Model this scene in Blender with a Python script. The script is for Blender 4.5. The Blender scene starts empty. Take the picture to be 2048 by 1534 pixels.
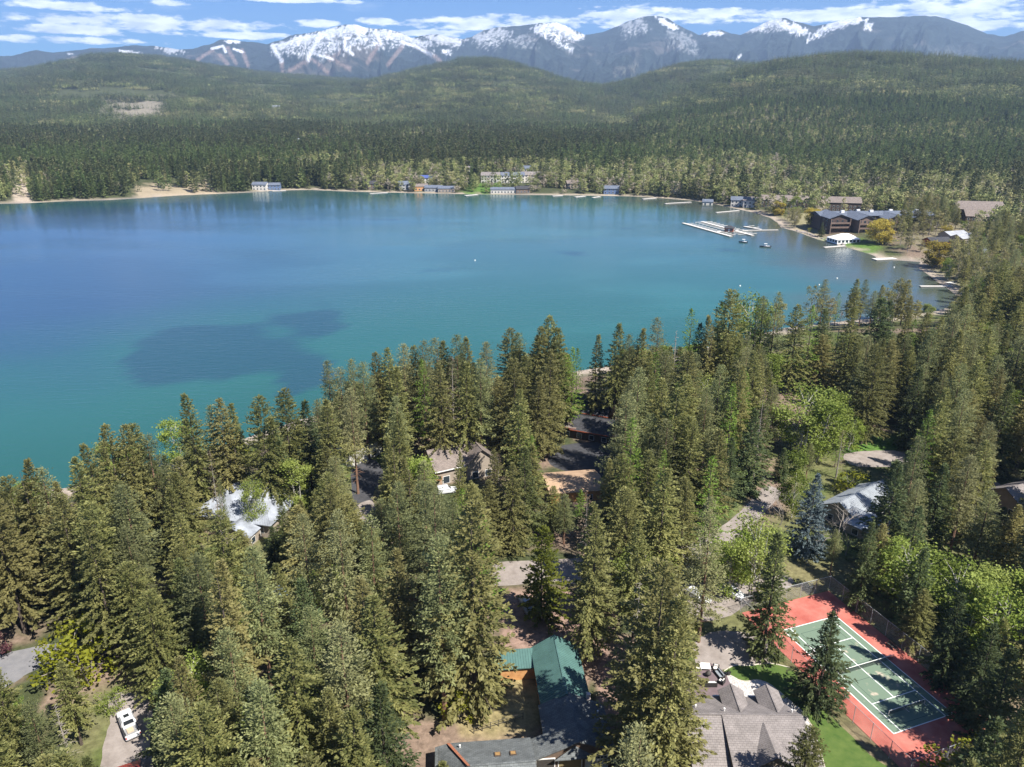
import bpy, bmesh, math, random
import numpy as np
from mathutils import Vector, Matrix

# ------------------------------------------------------------------ camera model
F_PX, HOR, CZ = 1540.0, 195.0, 92.0
PITCH = math.atan((767 - HOR) / F_PX)
CP, SP = math.cos(PITCH), math.sin(PITCH)
G = 8.4                                     # level of the wooded plateau above the lake

def ray(u, v):
    x = (u - 1024) / F_PX; y = (767 - v) / F_PX
    return (x, CP + y * SP, -SP + y * CP)
def P(u, v, z=0.0):
    d = ray(u, v); t = (z - CZ) / d[2]
    return Vector((d[0] * t, d[1] * t, z))
def proj(x, y, z):
    fw = y * CP - (z - CZ) * SP; up = y * SP + (z - CZ) * CP
    return 1024 + F_PX * x / fw, 767 - F_PX * up / fw

sc = bpy.context.scene
col = sc.collection
cam = bpy.data.cameras.new('camera')
cam.sensor_fit = 'HORIZONTAL'; cam.sensor_width = 36.0
cam.lens = F_PX / 2048 * 36.0
cam.clip_start = 1.0; cam.clip_end = 60000.0
camo = bpy.data.objects.new('camera', cam); col.objects.link(camo)
camo.location = (0, 0, CZ); camo.rotation_euler = (math.pi / 2 - PITCH, 0, 0)
sc.camera = camo

# ------------------------------------------------------------------ light
SUN_EL = math.radians(51); SUN_AZ = math.radians(131)      # clockwise from +Y
SUN_STRENGTH, SKY_STRENGTH, EXPOSURE = 5.0, 0.10, 1.14
w = bpy.data.worlds.new('World'); sc.world = w; w.use_nodes = True
def build_world():
    nt = w.node_tree; nt.nodes.clear(); N = nt.nodes.new; L = nt.links.new
    out = N('ShaderNodeOutputWorld'); bg = N('ShaderNodeBackground'); bg.inputs[1].default_value = SKY_STRENGTH
    sky = N('ShaderNodeTexSky'); sky.sky_type = 'NISHITA'; sky.sun_disc = False
    sky.sun_elevation = SUN_EL; sky.sun_rotation = SUN_AZ
    sky.altitude = 1000; sky.air_density = 1.0; sky.dust_density = 0.15; sky.ozone_density = 3.0
    tc = N('ShaderNodeTexCoord'); sep = N('ShaderNodeSeparateXYZ'); L(tc.outputs['Generated'], sep.inputs[0])
    def M(op, a, b=None, c=None):
        m = N('ShaderNodeMath'); m.operation = op
        for i, s in enumerate((a, b, c)):
            if s is None: continue
            if isinstance(s, (int, float)): m.inputs[i].default_value = s
            else: L(s, m.inputs[i])
        return m.outputs[0]
    az = M('ARCTAN2', sep.outputs[0], sep.outputs[1])
    el = M('ARCSINE', sep.outputs[2])
    cv = N('ShaderNodeCombineXYZ'); L(M('MULTIPLY', az, 17.0), cv.inputs[0]); L(M('MULTIPLY', el, 60.0), cv.inputs[1])
    nz = N('ShaderNodeTexNoise'); nz.inputs['Scale'].default_value = 1.7; nz.inputs['Detail'].default_value = 7; nz.inputs['Roughness'].default_value = 0.62
    L(cv.outputs[0], nz.inputs['Vector'])
    # high general cloud cover, as a flat layer seen from below
    zz = M('ADD', M('MAXIMUM', sep.outputs[2], 0.0), 0.12)
    pv = N('ShaderNodeCombineXYZ'); L(M('DIVIDE', sep.outputs[0], zz), pv.inputs[0]); L(M('DIVIDE', sep.outputs[1], zz), pv.inputs[1])
    n2 = N('ShaderNodeTexNoise'); n2.inputs['Scale'].default_value = 0.9; n2.inputs['Detail'].default_value = 6; n2.inputs['Roughness'].default_value = 0.6
    L(pv.outputs[0], n2.inputs['Vector'])
    gen = M('MULTIPLY', M('SUBTRACT', n2.outputs[0], 0.56), 3.0)
    # the cloud banks lying along the mountains
    best = None
    for (u, v, ru, rv) in [(300, 46, 260, 17), (180, 58, 140, 12), (640, 46, 60, 9), (745, 42, 45, 8), (985, 47, 190, 17), (1270, 34, 130, 24),
                           (1430, 33, 120, 15), (1690, 28, 280, 17), (1890, 22, 230, 30), (1970, 52, 150, 14), (110, 10, 170, 12),
                           (345, 6, 40, 8), (120, 80, 200, 8), (480, 70, 160, 8), (860, 66, 120, 8), (2150, 30, 160, 30), (-180, 40, 200, 20), (610, 2, 120, 5)]:
        d = ray(u, v); a0 = math.atan2(d[0], d[1]); e0 = math.atan2(d[2], math.hypot(d[0], d[1]))
        d1 = ray(u + ru, v); wa = abs(math.atan2(d1[0], d1[1]) - a0); d2 = ray(u, v + rv); we = abs(math.atan2(d2[2], math.hypot(d2[0], d2[1])) - e0)
        qa = M('MULTIPLY', M('SUBTRACT', az, a0), 1 / wa); qe = M('MULTIPLY', M('SUBTRACT', el, e0), 1 / we)
        b = M('SUBTRACT', 1.0, M('ADD', M('MULTIPLY', qa, qa), M('MULTIPLY', qe, qe)))
        best = b if best is None else M('MAXIMUM', best, b)
    banks = M('ADD', M('MULTIPLY', best, 0.9), M('MULTIPLY', M('SUBTRACT', nz.outputs[0], 0.5), 4.6))
    m = M('MAXIMUM', M('MULTIPLY', banks, 1.6), gen)
    cl = N('ShaderNodeClamp'); L(m, cl.inputs[0])
    fac = M('MULTIPLY', cl.outputs[0], 0.92)
    # cloud shading put into the colour: grey and white mixed by noise
    n3 = N('ShaderNodeTexNoise'); n3.inputs['Scale'].default_value = 2.2; n3.inputs['Detail'].default_value = 5
    L(cv.outputs[0], n3.inputs['Vector'])
    cr = N('ShaderNodeValToRGB'); L(n3.outputs[0], cr.inputs[0])
    cr.color_ramp.elements[0].position = 0.35; cr.color_ramp.elements[0].color = (5.2, 5.8, 6.8, 1)
    cr.color_ramp.elements[1].position = 0.62; cr.color_ramp.elements[1].color = (9.0, 9.2, 9.5, 1)
    tint = N('ShaderNodeMix'); tint.data_type = 'RGBA'; tint.blend_type = 'MULTIPLY'; tint.inputs[0].default_value = 1.0
    L(sky.outputs[0], tint.inputs[6]); tint.inputs[7].default_value = (0.125, 0.315, 0.58, 1)
    mix = N('ShaderNodeMix'); mix.data_type = 'RGBA'; L(fac, mix.inputs[0]); L(tint.outputs[2], mix.inputs[6]); L(cr.outputs[0], mix.inputs[7])
    L(mix.outputs[2], bg.inputs[0]); L(bg.outputs[0], out.inputs[0])
build_world()
w.cycles.sampling_method = 'MANUAL'; w.cycles.sample_map_resolution = 256
sun = bpy.data.lights.new('sun', 'SUN'); sun.energy = SUN_STRENGTH; sun.angle = math.radians(0.5); sun.color = (1.0, 0.955, 0.88)
suno = bpy.data.objects.new('sun', sun); col.objects.link(suno)
sd_ = Vector((math.cos(SUN_EL) * math.sin(SUN_AZ), math.cos(SUN_EL) * math.cos(SUN_AZ), math.sin(SUN_EL)))
suno.rotation_euler = sd_.to_track_quat('Z', 'Y').to_euler(); suno.location = (60, -60, 200)
vs = sc.view_settings; vs.view_transform = 'Standard'; vs.look = 'None'; vs.gamma = 1.0; vs.exposure = EXPOSURE; vs.use_curve_mapping = False
sc.cycles.max_bounces = 4; sc.cycles.diffuse_bounces = 2; sc.cycles.glossy_bounces = 2; sc.cycles.transmission_bounces = 3
sc.cycles.transparent_max_bounces = 10; sc.cycles.volume_bounces = 0; sc.cycles.use_denoising = True
sc.cycles.sample_clamp_indirect = 6.0
sc.render.use_persistent_data = False

# ------------------------------------------------------------------ helpers
rng = np.random.default_rng(7)
def hash2(ix, iy, seed):
    h = (ix.astype(np.int64) * 374761393 + iy.astype(np.int64) * 668265263 + seed * 974711) & 0x7fffffff
    h = ((h ^ (h >> 13)) * 1274126177) & 0x7fffffff
    h = (h ^ (h >> 16)) & 0xffffff
    return h / float(0xffffff)
def vnoise(x, y, seed=0):
    ix = np.floor(x); iy = np.floor(y); fx = x - ix; fy = y - iy
    fx = fx * fx * (3 - 2 * fx); fy = fy * fy * (3 - 2 * fy)
    a = hash2(ix, iy, seed); b = hash2(ix + 1, iy, seed); c = hash2(ix, iy + 1, seed); d = hash2(ix + 1, iy + 1, seed)
    return (a * (1 - fx) + b * fx) * (1 - fy) + (c * (1 - fx) + d * fx) * fy
def fbm(x, y, octv=4, seed=0, ridged=False):
    x = np.asarray(x, float); y = np.asarray(y, float)
    s = 0; a = .5; tot = 0
    for o in range(octv):
        n = vnoise(x, y, seed + o * 17)
        if ridged: n = 1 - np.abs(2 * n - 1)
        s = s + a * n; tot += a; a *= .5; x = x * 2.03 + 11.3; y = y * 2.03 + 5.7
    return s / tot
def smooth(a, b, x):
    t = np.clip((x - a) / (b - a), 0, 1); return t * t * (3 - 2 * t)
def in_poly(px, py, poly):
    px = np.asarray(px, float); py = np.asarray(py, float); r = np.zeros(px.shape, bool)
    n = len(poly); j = n - 1
    for i in range(n):
        xi, yi = poly[i][0], poly[i][1]; xj, yj = poly[j][0], poly[j][1]
        if yi != yj:
            r ^= ((yi > py) != (yj > py)) & (px < (xj - xi) * (py - yi) / (yj - yi) + xi)
        j = i
    return r
def seg_dist(px, py, pts, closed=False):
    best = np.full(np.shape(px), 1e9)
    n = len(pts)
    for i in range(n if closed else n - 1):
        ax, ay = pts[i][0], pts[i][1]; bx, by = pts[(i + 1) % n][0], pts[(i + 1) % n][1]
        dx, dy = bx - ax, by - ay; l2 = dx * dx + dy * dy + 1e-12
        t = np.clip(((px - ax) * dx + (py - ay) * dy) / l2, 0, 1)
        best = np.minimum(best, np.hypot(px - ax - t * dx, py - ay - t * dy))
    return best

# ---- materials
MATS = {}
def nodes(name):
    m = bpy.data.materials.new(name); m.use_nodes = True; nt = m.node_tree
    b = nt.nodes['Principled BSDF']; return m, nt, b
def mat(name, c, rough=0.7, var=0.15, scale=3.0, bump=0.0, bscale=None, metal=0.0, spec=0.4, c2=None, thr=None, coat=0.0):
    """plain surface colour, broken up by noise; optional second colour in patches"""
    if name in MATS: return MATS[name]
    m, nt, b = nodes(name); N = nt.nodes.new; L = nt.links.new
    tc = N('ShaderNodeTexCoord')
    n1 = N('ShaderNodeTexNoise'); n1.inputs['Scale'].default_value = scale; n1.inputs['Detail'].default_value = 6; n1.inputs['Roughness'].default_value = .65
    L(tc.outputs['Object'], n1.inputs['Vector'])
    r = N('ShaderNodeValToRGB'); L(n1.outputs[0], r.inputs[0])
    e = r.color_ramp.elements
    if c2 is None: c2 = tuple(min(1, x * (1 + var)) for x in c); c1 = tuple(x * (1 - var) for x in c)
    else: c1 = c
    e[0].color = (*c1, 1); e[1].color = (*c2, 1)
    e[0].position, e[1].position = thr if thr else (.32, .68)
    L(r.outputs[0], b.inputs['Base Color'])
    b.inputs['Roughness'].default_value = rough; b.inputs['Metallic'].default_value = metal; b.inputs['Specular IOR Level'].default_value = spec
    if coat: b.inputs['Coat Weight'].default_value = coat
    if bump:
        n2 = N('ShaderNodeTexNoise'); n2.inputs['Scale'].default_value = bscale or scale * 6; n2.inputs['Detail'].default_value = 4
        L(tc.outputs['Object'], n2.inputs['Vector'])
        bp = N('ShaderNodeBump'); bp.inputs['Strength'].default_value = bump; bp.inputs['Distance'].default_value = .1
        L(n2.outputs[0], bp.inputs['Height']); L(bp.outputs[0], b.inputs['Normal'])
    MATS[name] = m; return m
def shingle(name, c, var=.25, sc_=(1.2, 5.0)):
    """roof shingles seen from far: courses of slightly different tiles"""
    if name in MATS: return MATS[name]
    m, nt, b = nodes(name); N = nt.nodes.new; L = nt.links.new
    tc = N('ShaderNodeTexCoord')
    br = N('ShaderNodeTexBrick'); br.inputs['Scale'].default_value = 1.0
    br.inputs['Brick Width'].default_value = .55; br.inputs['Row Height'].default_value = .3; br.inputs['Mortar Size'].default_value = .02
    br.inputs['Color1'].default_value = (*[x * (1 - var) for x in c], 1); br.inputs['Color2'].default_value = (*[x * (1 + var) for x in c], 1)
    br.inputs['Mortar'].default_value = (*[x * .55 for x in c], 1)
    L(tc.outputs['Object'], br.inputs['Vector'])
    n1 = N('ShaderNodeTexNoise'); n1.inputs['Scale'].default_value = .7; n1.inputs['Detail'].default_value = 8; n1.inputs['Roughness'].default_value = .7
    L(tc.outputs['Object'], n1.inputs['Vector'])
    mr = N('ShaderNodeMapRange'); L(n1.outputs[0], mr.inputs[0]); mr.inputs[1].default_value = .3; mr.inputs[2].default_value = .7; mr.inputs[3].default_value = .72; mr.inputs[4].default_value = 1.22
    mx = N('ShaderNodeMix'); mx.data_type = 'RGBA'; mx.blend_type = 'MULTIPLY'; mx.inputs[0].default_value = 1
    L(br.outputs[0], mx.inputs[6]); L(mr.outputs[0], mx.inputs[7]); L(mx.outputs[2], b.inputs['Base Color'])
    b.inputs['Roughness'].default_value = .85; b.inputs['Specular IOR Level'].default_value = .25
    bp = N('ShaderNodeBump'); bp.inputs['Strength'].default_value = .5; bp.inputs['Distance'].default_value = .03
    L(br.outputs['Fac'], bp.inputs['Height']); bp.invert = True; L(bp.outputs[0], b.inputs['Normal'])
    MATS[name] = m; return m
def foliage(name, ca, cb, cc=None, trans=.3, rough=.6):
    """ca..cb: leaf colours mixed per leaf tuft and per tree; cc: a third colour some trees lean to"""
    if name in MATS: return MATS[name]
    m, nt, b = nodes(name); N = nt.nodes.new; L = nt.links.new
    at = N('ShaderNodeAttribute'); at.attribute_name = 'tint'
    oi = N('ShaderNodeObjectInfo')
    m1 = N('ShaderNodeMix'); m1.data_type = 'RGBA'; L(at.outputs['Fac'], m1.inputs[0]); m1.inputs[6].default_value = (*ca, 1); m1.inputs[7].default_value = (*cb, 1)
    m2 = N('ShaderNodeMix'); m2.data_type = 'RGBA'; m2.inputs[7].default_value = (*(cc or cb), 1); L(m1.outputs[2], m2.inputs[6])
    sq = N('ShaderNodeMath'); sq.operation = 'POWER'; L(oi.outputs['Random'], sq.inputs[0]); sq.inputs[1].default_value = 2.2
    sm = N('ShaderNodeMath'); sm.operation = 'MULTIPLY'; L(sq.outputs[0], sm.inputs[0]); sm.inputs[1].default_value = .62; L(sm.outputs[0], m2.inputs[0])
    # brightness differs from tree to tree
    fr = N('ShaderNodeMath'); fr.operation = 'FRACT'; ml = N('ShaderNodeMath'); ml.operation = 'MULTIPLY'; L(oi.outputs['Random'], ml.inputs[0]); ml.inputs[1].default_value = 37.7; L(ml.outputs[0], fr.inputs[0])
    mr = N('ShaderNodeMapRange'); L(fr.outputs[0], mr.inputs[0]); mr.inputs[3].default_value = .72; mr.inputs[4].default_value = 1.25
    m3 = N('ShaderNodeMix'); m3.data_type = 'RGBA'; m3.blend_type = 'MULTIPLY'; m3.inputs[0].default_value = 1; L(m2.outputs[2], m3.inputs[6]); L(mr.outputs[0], m3.inputs[7])
    L(m3.outputs[2], b.inputs['Base Color']); b.inputs['Roughness'].default_value = rough; b.inputs['Specular IOR Level'].default_value = .25
    tr = N('ShaderNodeBsdfTranslucent'); L(m3.outputs[2], tr.inputs[0])
    mx = N('ShaderNodeMixShader'); mx.inputs[0].default_value = trans; L(b.outputs[0], mx.inputs[1]); L(tr.outputs[0], mx.inputs[2])
    L(mx.outputs[0], nt.nodes['Material Output'].inputs['Surface'])
    MATS[name] = m; return m

# ---- mesh builders
class MB:
    def __init__(s): s.v = []; s.f = []; s.m = []; s.mats = []
    def mi(s, m):
        if m not in s.mats: s.mats.append(m)
        return s.mats.index(m)
    def add(s, vs_, fs, m=None):
        o = len(s.v); s.v += [tuple(p) for p in vs_]; k = s.mi(m) if m else 0
        for f in fs: s.f.append(tuple(i + o for i in f)); s.m.append(k)
        return s
    def box(s, x0, x1, y0, y1, z0, z1, m=None):
        return s.add([(x0, y0, z0), (x1, y0, z0), (x1, y1, z0), (x0, y1, z0), (x0, y0, z1), (x1, y0, z1), (x1, y1, z1), (x0, y1, z1)],
                     [(0, 3, 2, 1), (4, 5, 6, 7), (0, 1, 5, 4), (1, 2, 6, 5), (2, 3, 7, 6), (3, 0, 4, 7)], m)
    def slab(s, pts, t, m=None):
        """polygon given by its top face, thickened straight down"""
        n = len(pts); a = [Vector(p) for p in pts]
        nrm = Vector((0, 0, 0))
        for i in range(n):
            p, q = a[i], a[(i + 1) % n]; nrm += Vector(((p.y - q.y) * (p.z + q.z), (p.z - q.z) * (p.x + q.x), (p.x - q.x) * (p.y + q.y)))
        if nrm.z < 0: a.reverse()
        b = [p - Vector((0, 0, t)) for p in a]
        return s.add(a + b, [tuple(range(n)), tuple(range(2 * n - 1, n - 1, -1))] + [(i, i + n, (i + 1) % n + n, (i + 1) % n) for i in range(n)], m)
    def prism(s, prof, y0, y1, m=None, axis='y'):
        """profile in (x,z), extruded along y (or profile in (y,z) along x)"""
        n = len(prof)
        mk = (lambda a, b, t: (a, t, b)) if axis == 'y' else (lambda a, b, t: (t, a, b))
        vs_ = [mk(a, b, y0) for a, b in prof] + [mk(a, b, y1) for a, b in prof]
        fs = [tuple(range(n)), tuple(range(2 * n - 1, n - 1, -1))] + [(i, i + n, (i + 1) % n + n, (i + 1) % n) for i in range(n)]
        return s.add(vs_, fs, m)
    def tube(s, pts, rad, sides=6, m=None, cap=True):
        pts = [Vector(p) for p in pts]; rings = []
        for i, p in enumerate(pts):
            d = (pts[min(i + 1, len(pts) - 1)] - pts[max(i - 1, 0)])
            if d.length < 1e-9: d = Vector((0, 0, 1))
            d.normalize(); a = d.orthogonal() if abs(d.z) < .9 else Vector((1, 0, 0)) - d * d.x
            a.normalize(); b = d.cross(a); r = rad[i] if not isinstance(rad, (int, float)) else rad
            rings.append([p + (a * math.cos(6.28319 * k / sides) + b * math.sin(6.28319 * k / sides)) * r for k in range(sides)])
        vs_ = [p for r in rings for p in r]; fs = []
        for i in range(len(rings) - 1):
            for k in range(sides):
                k2 = (k + 1) % sides; fs.append((i * sides + k, i * sides + k2, (i + 1) * sides + k2, (i + 1) * sides + k))
        if cap: fs.append(tuple(range(sides - 1, -1, -1))); fs.append(tuple((len(rings) - 1) * sides + k for k in range(sides)))
        return s.add(vs_, fs, m)
    def mesh(s, name):
        me = bpy.data.meshes.new(name); me.from_pydata(s.v, [], s.f)
        for m in s.mats: me.materials.append(m)
        if len(s.mats) > 1: me.polygons.foreach_set('material_index', s.m)
        me.update(); return me
    def build(s, name, m=None, parent=None, smooth=False, bevel=0.0):
        if m is not None: s.mats = [m]; s.m = [0] * len(s.f)
        me = s.mesh(name); return link(name, me, parent, smooth, bevel)
def link(name, me, parent=None, smooth=False, bevel=0.0):
    if bevel:
        bm = bmesh.new(); bm.from_mesh(me); bmesh.ops.recalc_face_normals(bm, faces=bm.faces)
        bmesh.ops.bevel(bm, geom=list(bm.edges), offset=bevel, segments=2, affect='EDGES', clamp_overlap=True, profile=.6); bm.to_mesh(me); bm.free()
    if smooth:
        for p in me.polygons: p.use_smooth = True
    o = bpy.data.objects.new(name, me); col.objects.link(o)
    if parent is not None: o.parent = parent
    return o
def tag(o, label=None, cat=None, group=None, kind=None):
    if label: o['label'] = label
    if cat: o['category'] = cat
    if group: o['group'] = group
    if kind: o['kind'] = kind
    return o
def empty(name, loc, rz=0.0, label=None, cat=None, group=None):
    o = bpy.data.objects.new(name, None); col.objects.link(o); o.empty_display_size = .5
    o.location = loc; o.rotation_euler = (0, 0, rz); return tag(o, label, cat, group)
def copy_thing(root, loc, rz, scale=None):
    r = root.copy(); col.objects.link(r); r.location = loc; r.rotation_euler = (0, 0, rz)
    if scale: r.scale = scale
    for ch in root.children:
        c = ch.copy(); col.objects.link(c); c.parent = r
        for g in ch.children:
            d = g.copy(); col.objects.link(d); d.parent = c
    return r
def smooth_loop(pts, n=6):
    out = []
    k = len(pts)
    for i in range(k):
        p0, p1, p2, p3 = (Vector(pts[(i + j - 1) % k]) for j in range(4))
        for q in range(n):
            t = q / n
            out.append(.5 * ((2 * p1) + (p2 - p0) * t + (2 * p0 - 5 * p1 + 4 * p2 - p3) * t * t + (3 * p1 - p0 - 3 * p2 + p3) * t ** 3))
    return out
def tuft_quads(c, d, ln, wd, r, up_j=.7):
    """leaf sprays as diamonds: centres c, directions d, lengths and widths"""
    n = len(c); up = np.tile([0, 0, 1.], (n, 1)) + r.normal(0, up_j, (n, 3))
    s = np.cross(d, up); s /= np.linalg.norm(s, axis=1, keepdims=True) + 1e-9
    ln = ln[:, None]; wd = wd[:, None]
    v = np.stack([c - d * ln * .15, c + d * ln * .4 + s * wd * .5, c + d * ln * .85 - np.array([0, 0, 1]) * ln * .08, c + d * ln * .4 - s * wd * .5], 1)
    return v.reshape(-1, 3)
def quads_mesh(name, v, tint, m):
    n = len(v) // 4; me = bpy.data.meshes.new(name)
    me.vertices.add(n * 4); me.vertices.foreach_set('co', v.ravel())
    me.loops.add(n * 4); me.loops.foreach_set('vertex_index', np.arange(n * 4, dtype=np.int32))
    me.polygons.add(n); me.polygons.foreach_set('loop_start', np.arange(0, n * 4, 4, dtype=np.int32)); me.polygons.foreach_set('loop_total', np.full(n, 4, np.int32))
    me.update(calc_edges=True)
    a = me.attributes.new('tint', 'FLOAT', 'POINT'); a.data.foreach_set('value', np.repeat(tint, 4).astype(np.float32)); me.materials.append(m)
    return me
def norm(a): return a / (np.linalg.norm(a, axis=1, keepdims=True) + 1e-9)
ONES = 'zeroth first second third fourth fifth sixth seventh eighth ninth tenth eleventh twelfth thirteenth fourteenth fifteenth sixteenth seventeenth eighteenth nineteenth'.split()
TENS = {2: 'twent', 3: 'thirt', 4: 'fort', 5: 'fift', 6: 'sixt', 7: 'sevent', 8: 'eight', 9: 'ninet'}
def ordinal(n):
    if n < 20: return ONES[n]
    if n >= 100: return 'hundred-and-' + ordinal(n - 100) if n > 100 else 'hundredth'
    return TENS[n // 10] + ('ieth' if n % 10 == 0 else 'y-' + ONES[n % 10])
# ------------------------------------------------------------------ lake outline and terrain heights
_near = [(-60, 1005), (0, 988), (130, 975), (240, 952), (330, 928), (420, 900), (500, 872), (600, 838), (700, 816), (800, 800), (1000, 768), (1175, 738),
         (1340, 712), (1450, 686), (1570, 655), (1700, 640), (1800, 630), (1870, 622), (1905, 612), (1915, 600)]
_res = [(1908, 588), (1895, 578), (1870, 562), (1855, 548), (1835, 536), (1840, 524), (1800, 521), (1752, 519), (1750, 512), (1700, 497), (1668, 489), (1640, 481), (1612, 471), (1592, 463), (1560, 455),
        (1556, 447), (1540, 436), (1505, 425), (1480, 420), (1455, 414), (1420, 407), (1390, 402), (1330, 397), (1260, 393), (1150, 391), (1050, 390), (950, 389),
        (850, 387), (760, 385), (690, 383), (620, 380), (560, 381), (500, 385), (430, 388), (360, 391), (300, 395), (220, 400), (150, 402), (70, 406), (0, 408), (-80, 413)]
LAKE = [(-1600, 60), (-700, 95), (-260, 140)] + [tuple(P(u, v)[:2]) for u, v in _near + _res] + [(-800, 650), (-1600, 560)]
NEARSHORE = LAKE[:3 + len(_near)]
SHELF = LAKE[3 + len(_near) - 3:3 + len(_near) + 22]        # the shallow cove below the resort
def shore_sd(x, y):
    d = seg_dist(x, y, LAKE, True)
    return np.where(in_poly(x, y, LAKE), -d, d)

HILLS = [
    (6000, 4600, 1500, [(-500, 150), (-100, 135), (0, 146), (100, 130), (190, 113), (260, 111), (330, 117), (420, 132), (520, 145), (620, 152), (720, 158), (820, 172), (900, 195)]),
    (3300, 2100, 900, [(-500, 215), (-100, 222), (0, 232), (120, 245), (260, 252), (420, 262), (560, 275)]),
    (4500, 2900, 900, [(600, 195), (700, 167), (780, 150), (860, 131), (930, 118), (980, 117), (1040, 130), (1120, 150), (1180, 163), (1260, 182), (1330, 200)]),
    (4200, 2200, 800, [(1180, 172), (1260, 155), (1330, 130), (1390, 117), (1430, 115), (1490, 128), (1560, 150), (1620, 172)]),
    (2900, 1750, 900, [(1280, 200), (1400, 162), (1470, 138), (1560, 119), (1640, 110), (1720, 107), (1780, 109), (1850, 116), (1950, 122), (2048, 124), (2400, 130)]),
]
def _tan_el(u, v):
    d = ray(u, v); return d[2] / math.hypot(d[0], d[1])
_HC = [(rc, wf, wb, [p[0] for p in pts], [CZ + rc * _tan_el(*p) - 22 for p in pts]) for rc, wf, wb, pts in HILLS]
def height(x, y, sd=None):
    x = np.asarray(x, float); y = np.asarray(y, float)
    if sd is None: sd = shore_sd(x, y)
    r = np.hypot(x, y)
    plateau = G + (3.0 - G) * smooth(262, 360, y - np.clip(60 - x, 0, 400) * .5)
    z = plateau * smooth(0, 44, sd) + .03 * np.clip(sd, 0, 12) * (1 - smooth(20, 44, sd))
    far = smooth(600, 760, r)
    base = np.interp(r, [700, 900, 1500, 2500, 4000, 7000, 9500], [0, 3, 9, 18, 42, 110, 150])
    zf = base * smooth(0, 200, sd) + 2.2 * smooth(0, 25, sd)
    u = 1024 + F_PX / CP * x / np.maximum(y, 1)
    hill = np.zeros_like(zf)
    for rc, wf, wb, us, hs in _HC:
        hc = np.interp(u, us, hs, left=hs[0] - 60, right=hs[-1] - 60)
        edge = smooth(us[0] - 220, us[0], u) * (1 - smooth(us[-1], us[-1] + 220, u))
        t = np.where(r < rc, (r - rc) / wf, (r - rc) / wb)
        g = (np.cos(np.pi * np.clip(t, -1, 1)) + 1) / 2
        hill = np.maximum(hill, (hc - base) * g * edge + 0)
    zf = zf + np.maximum(hill, 0) * smooth(0, 300, sd)
    zf = zf + (fbm(x / 420, y / 420, 4, 3) - .5) * np.interp(r, [800, 1500, 3000, 6000], [0, 12, 45, 80]) * smooth(60, 600, sd)
    z = z * (1 - far) + zf * far
    return np.where(sd < 0, np.maximum(sd * .09, -4.0), z)

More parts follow.
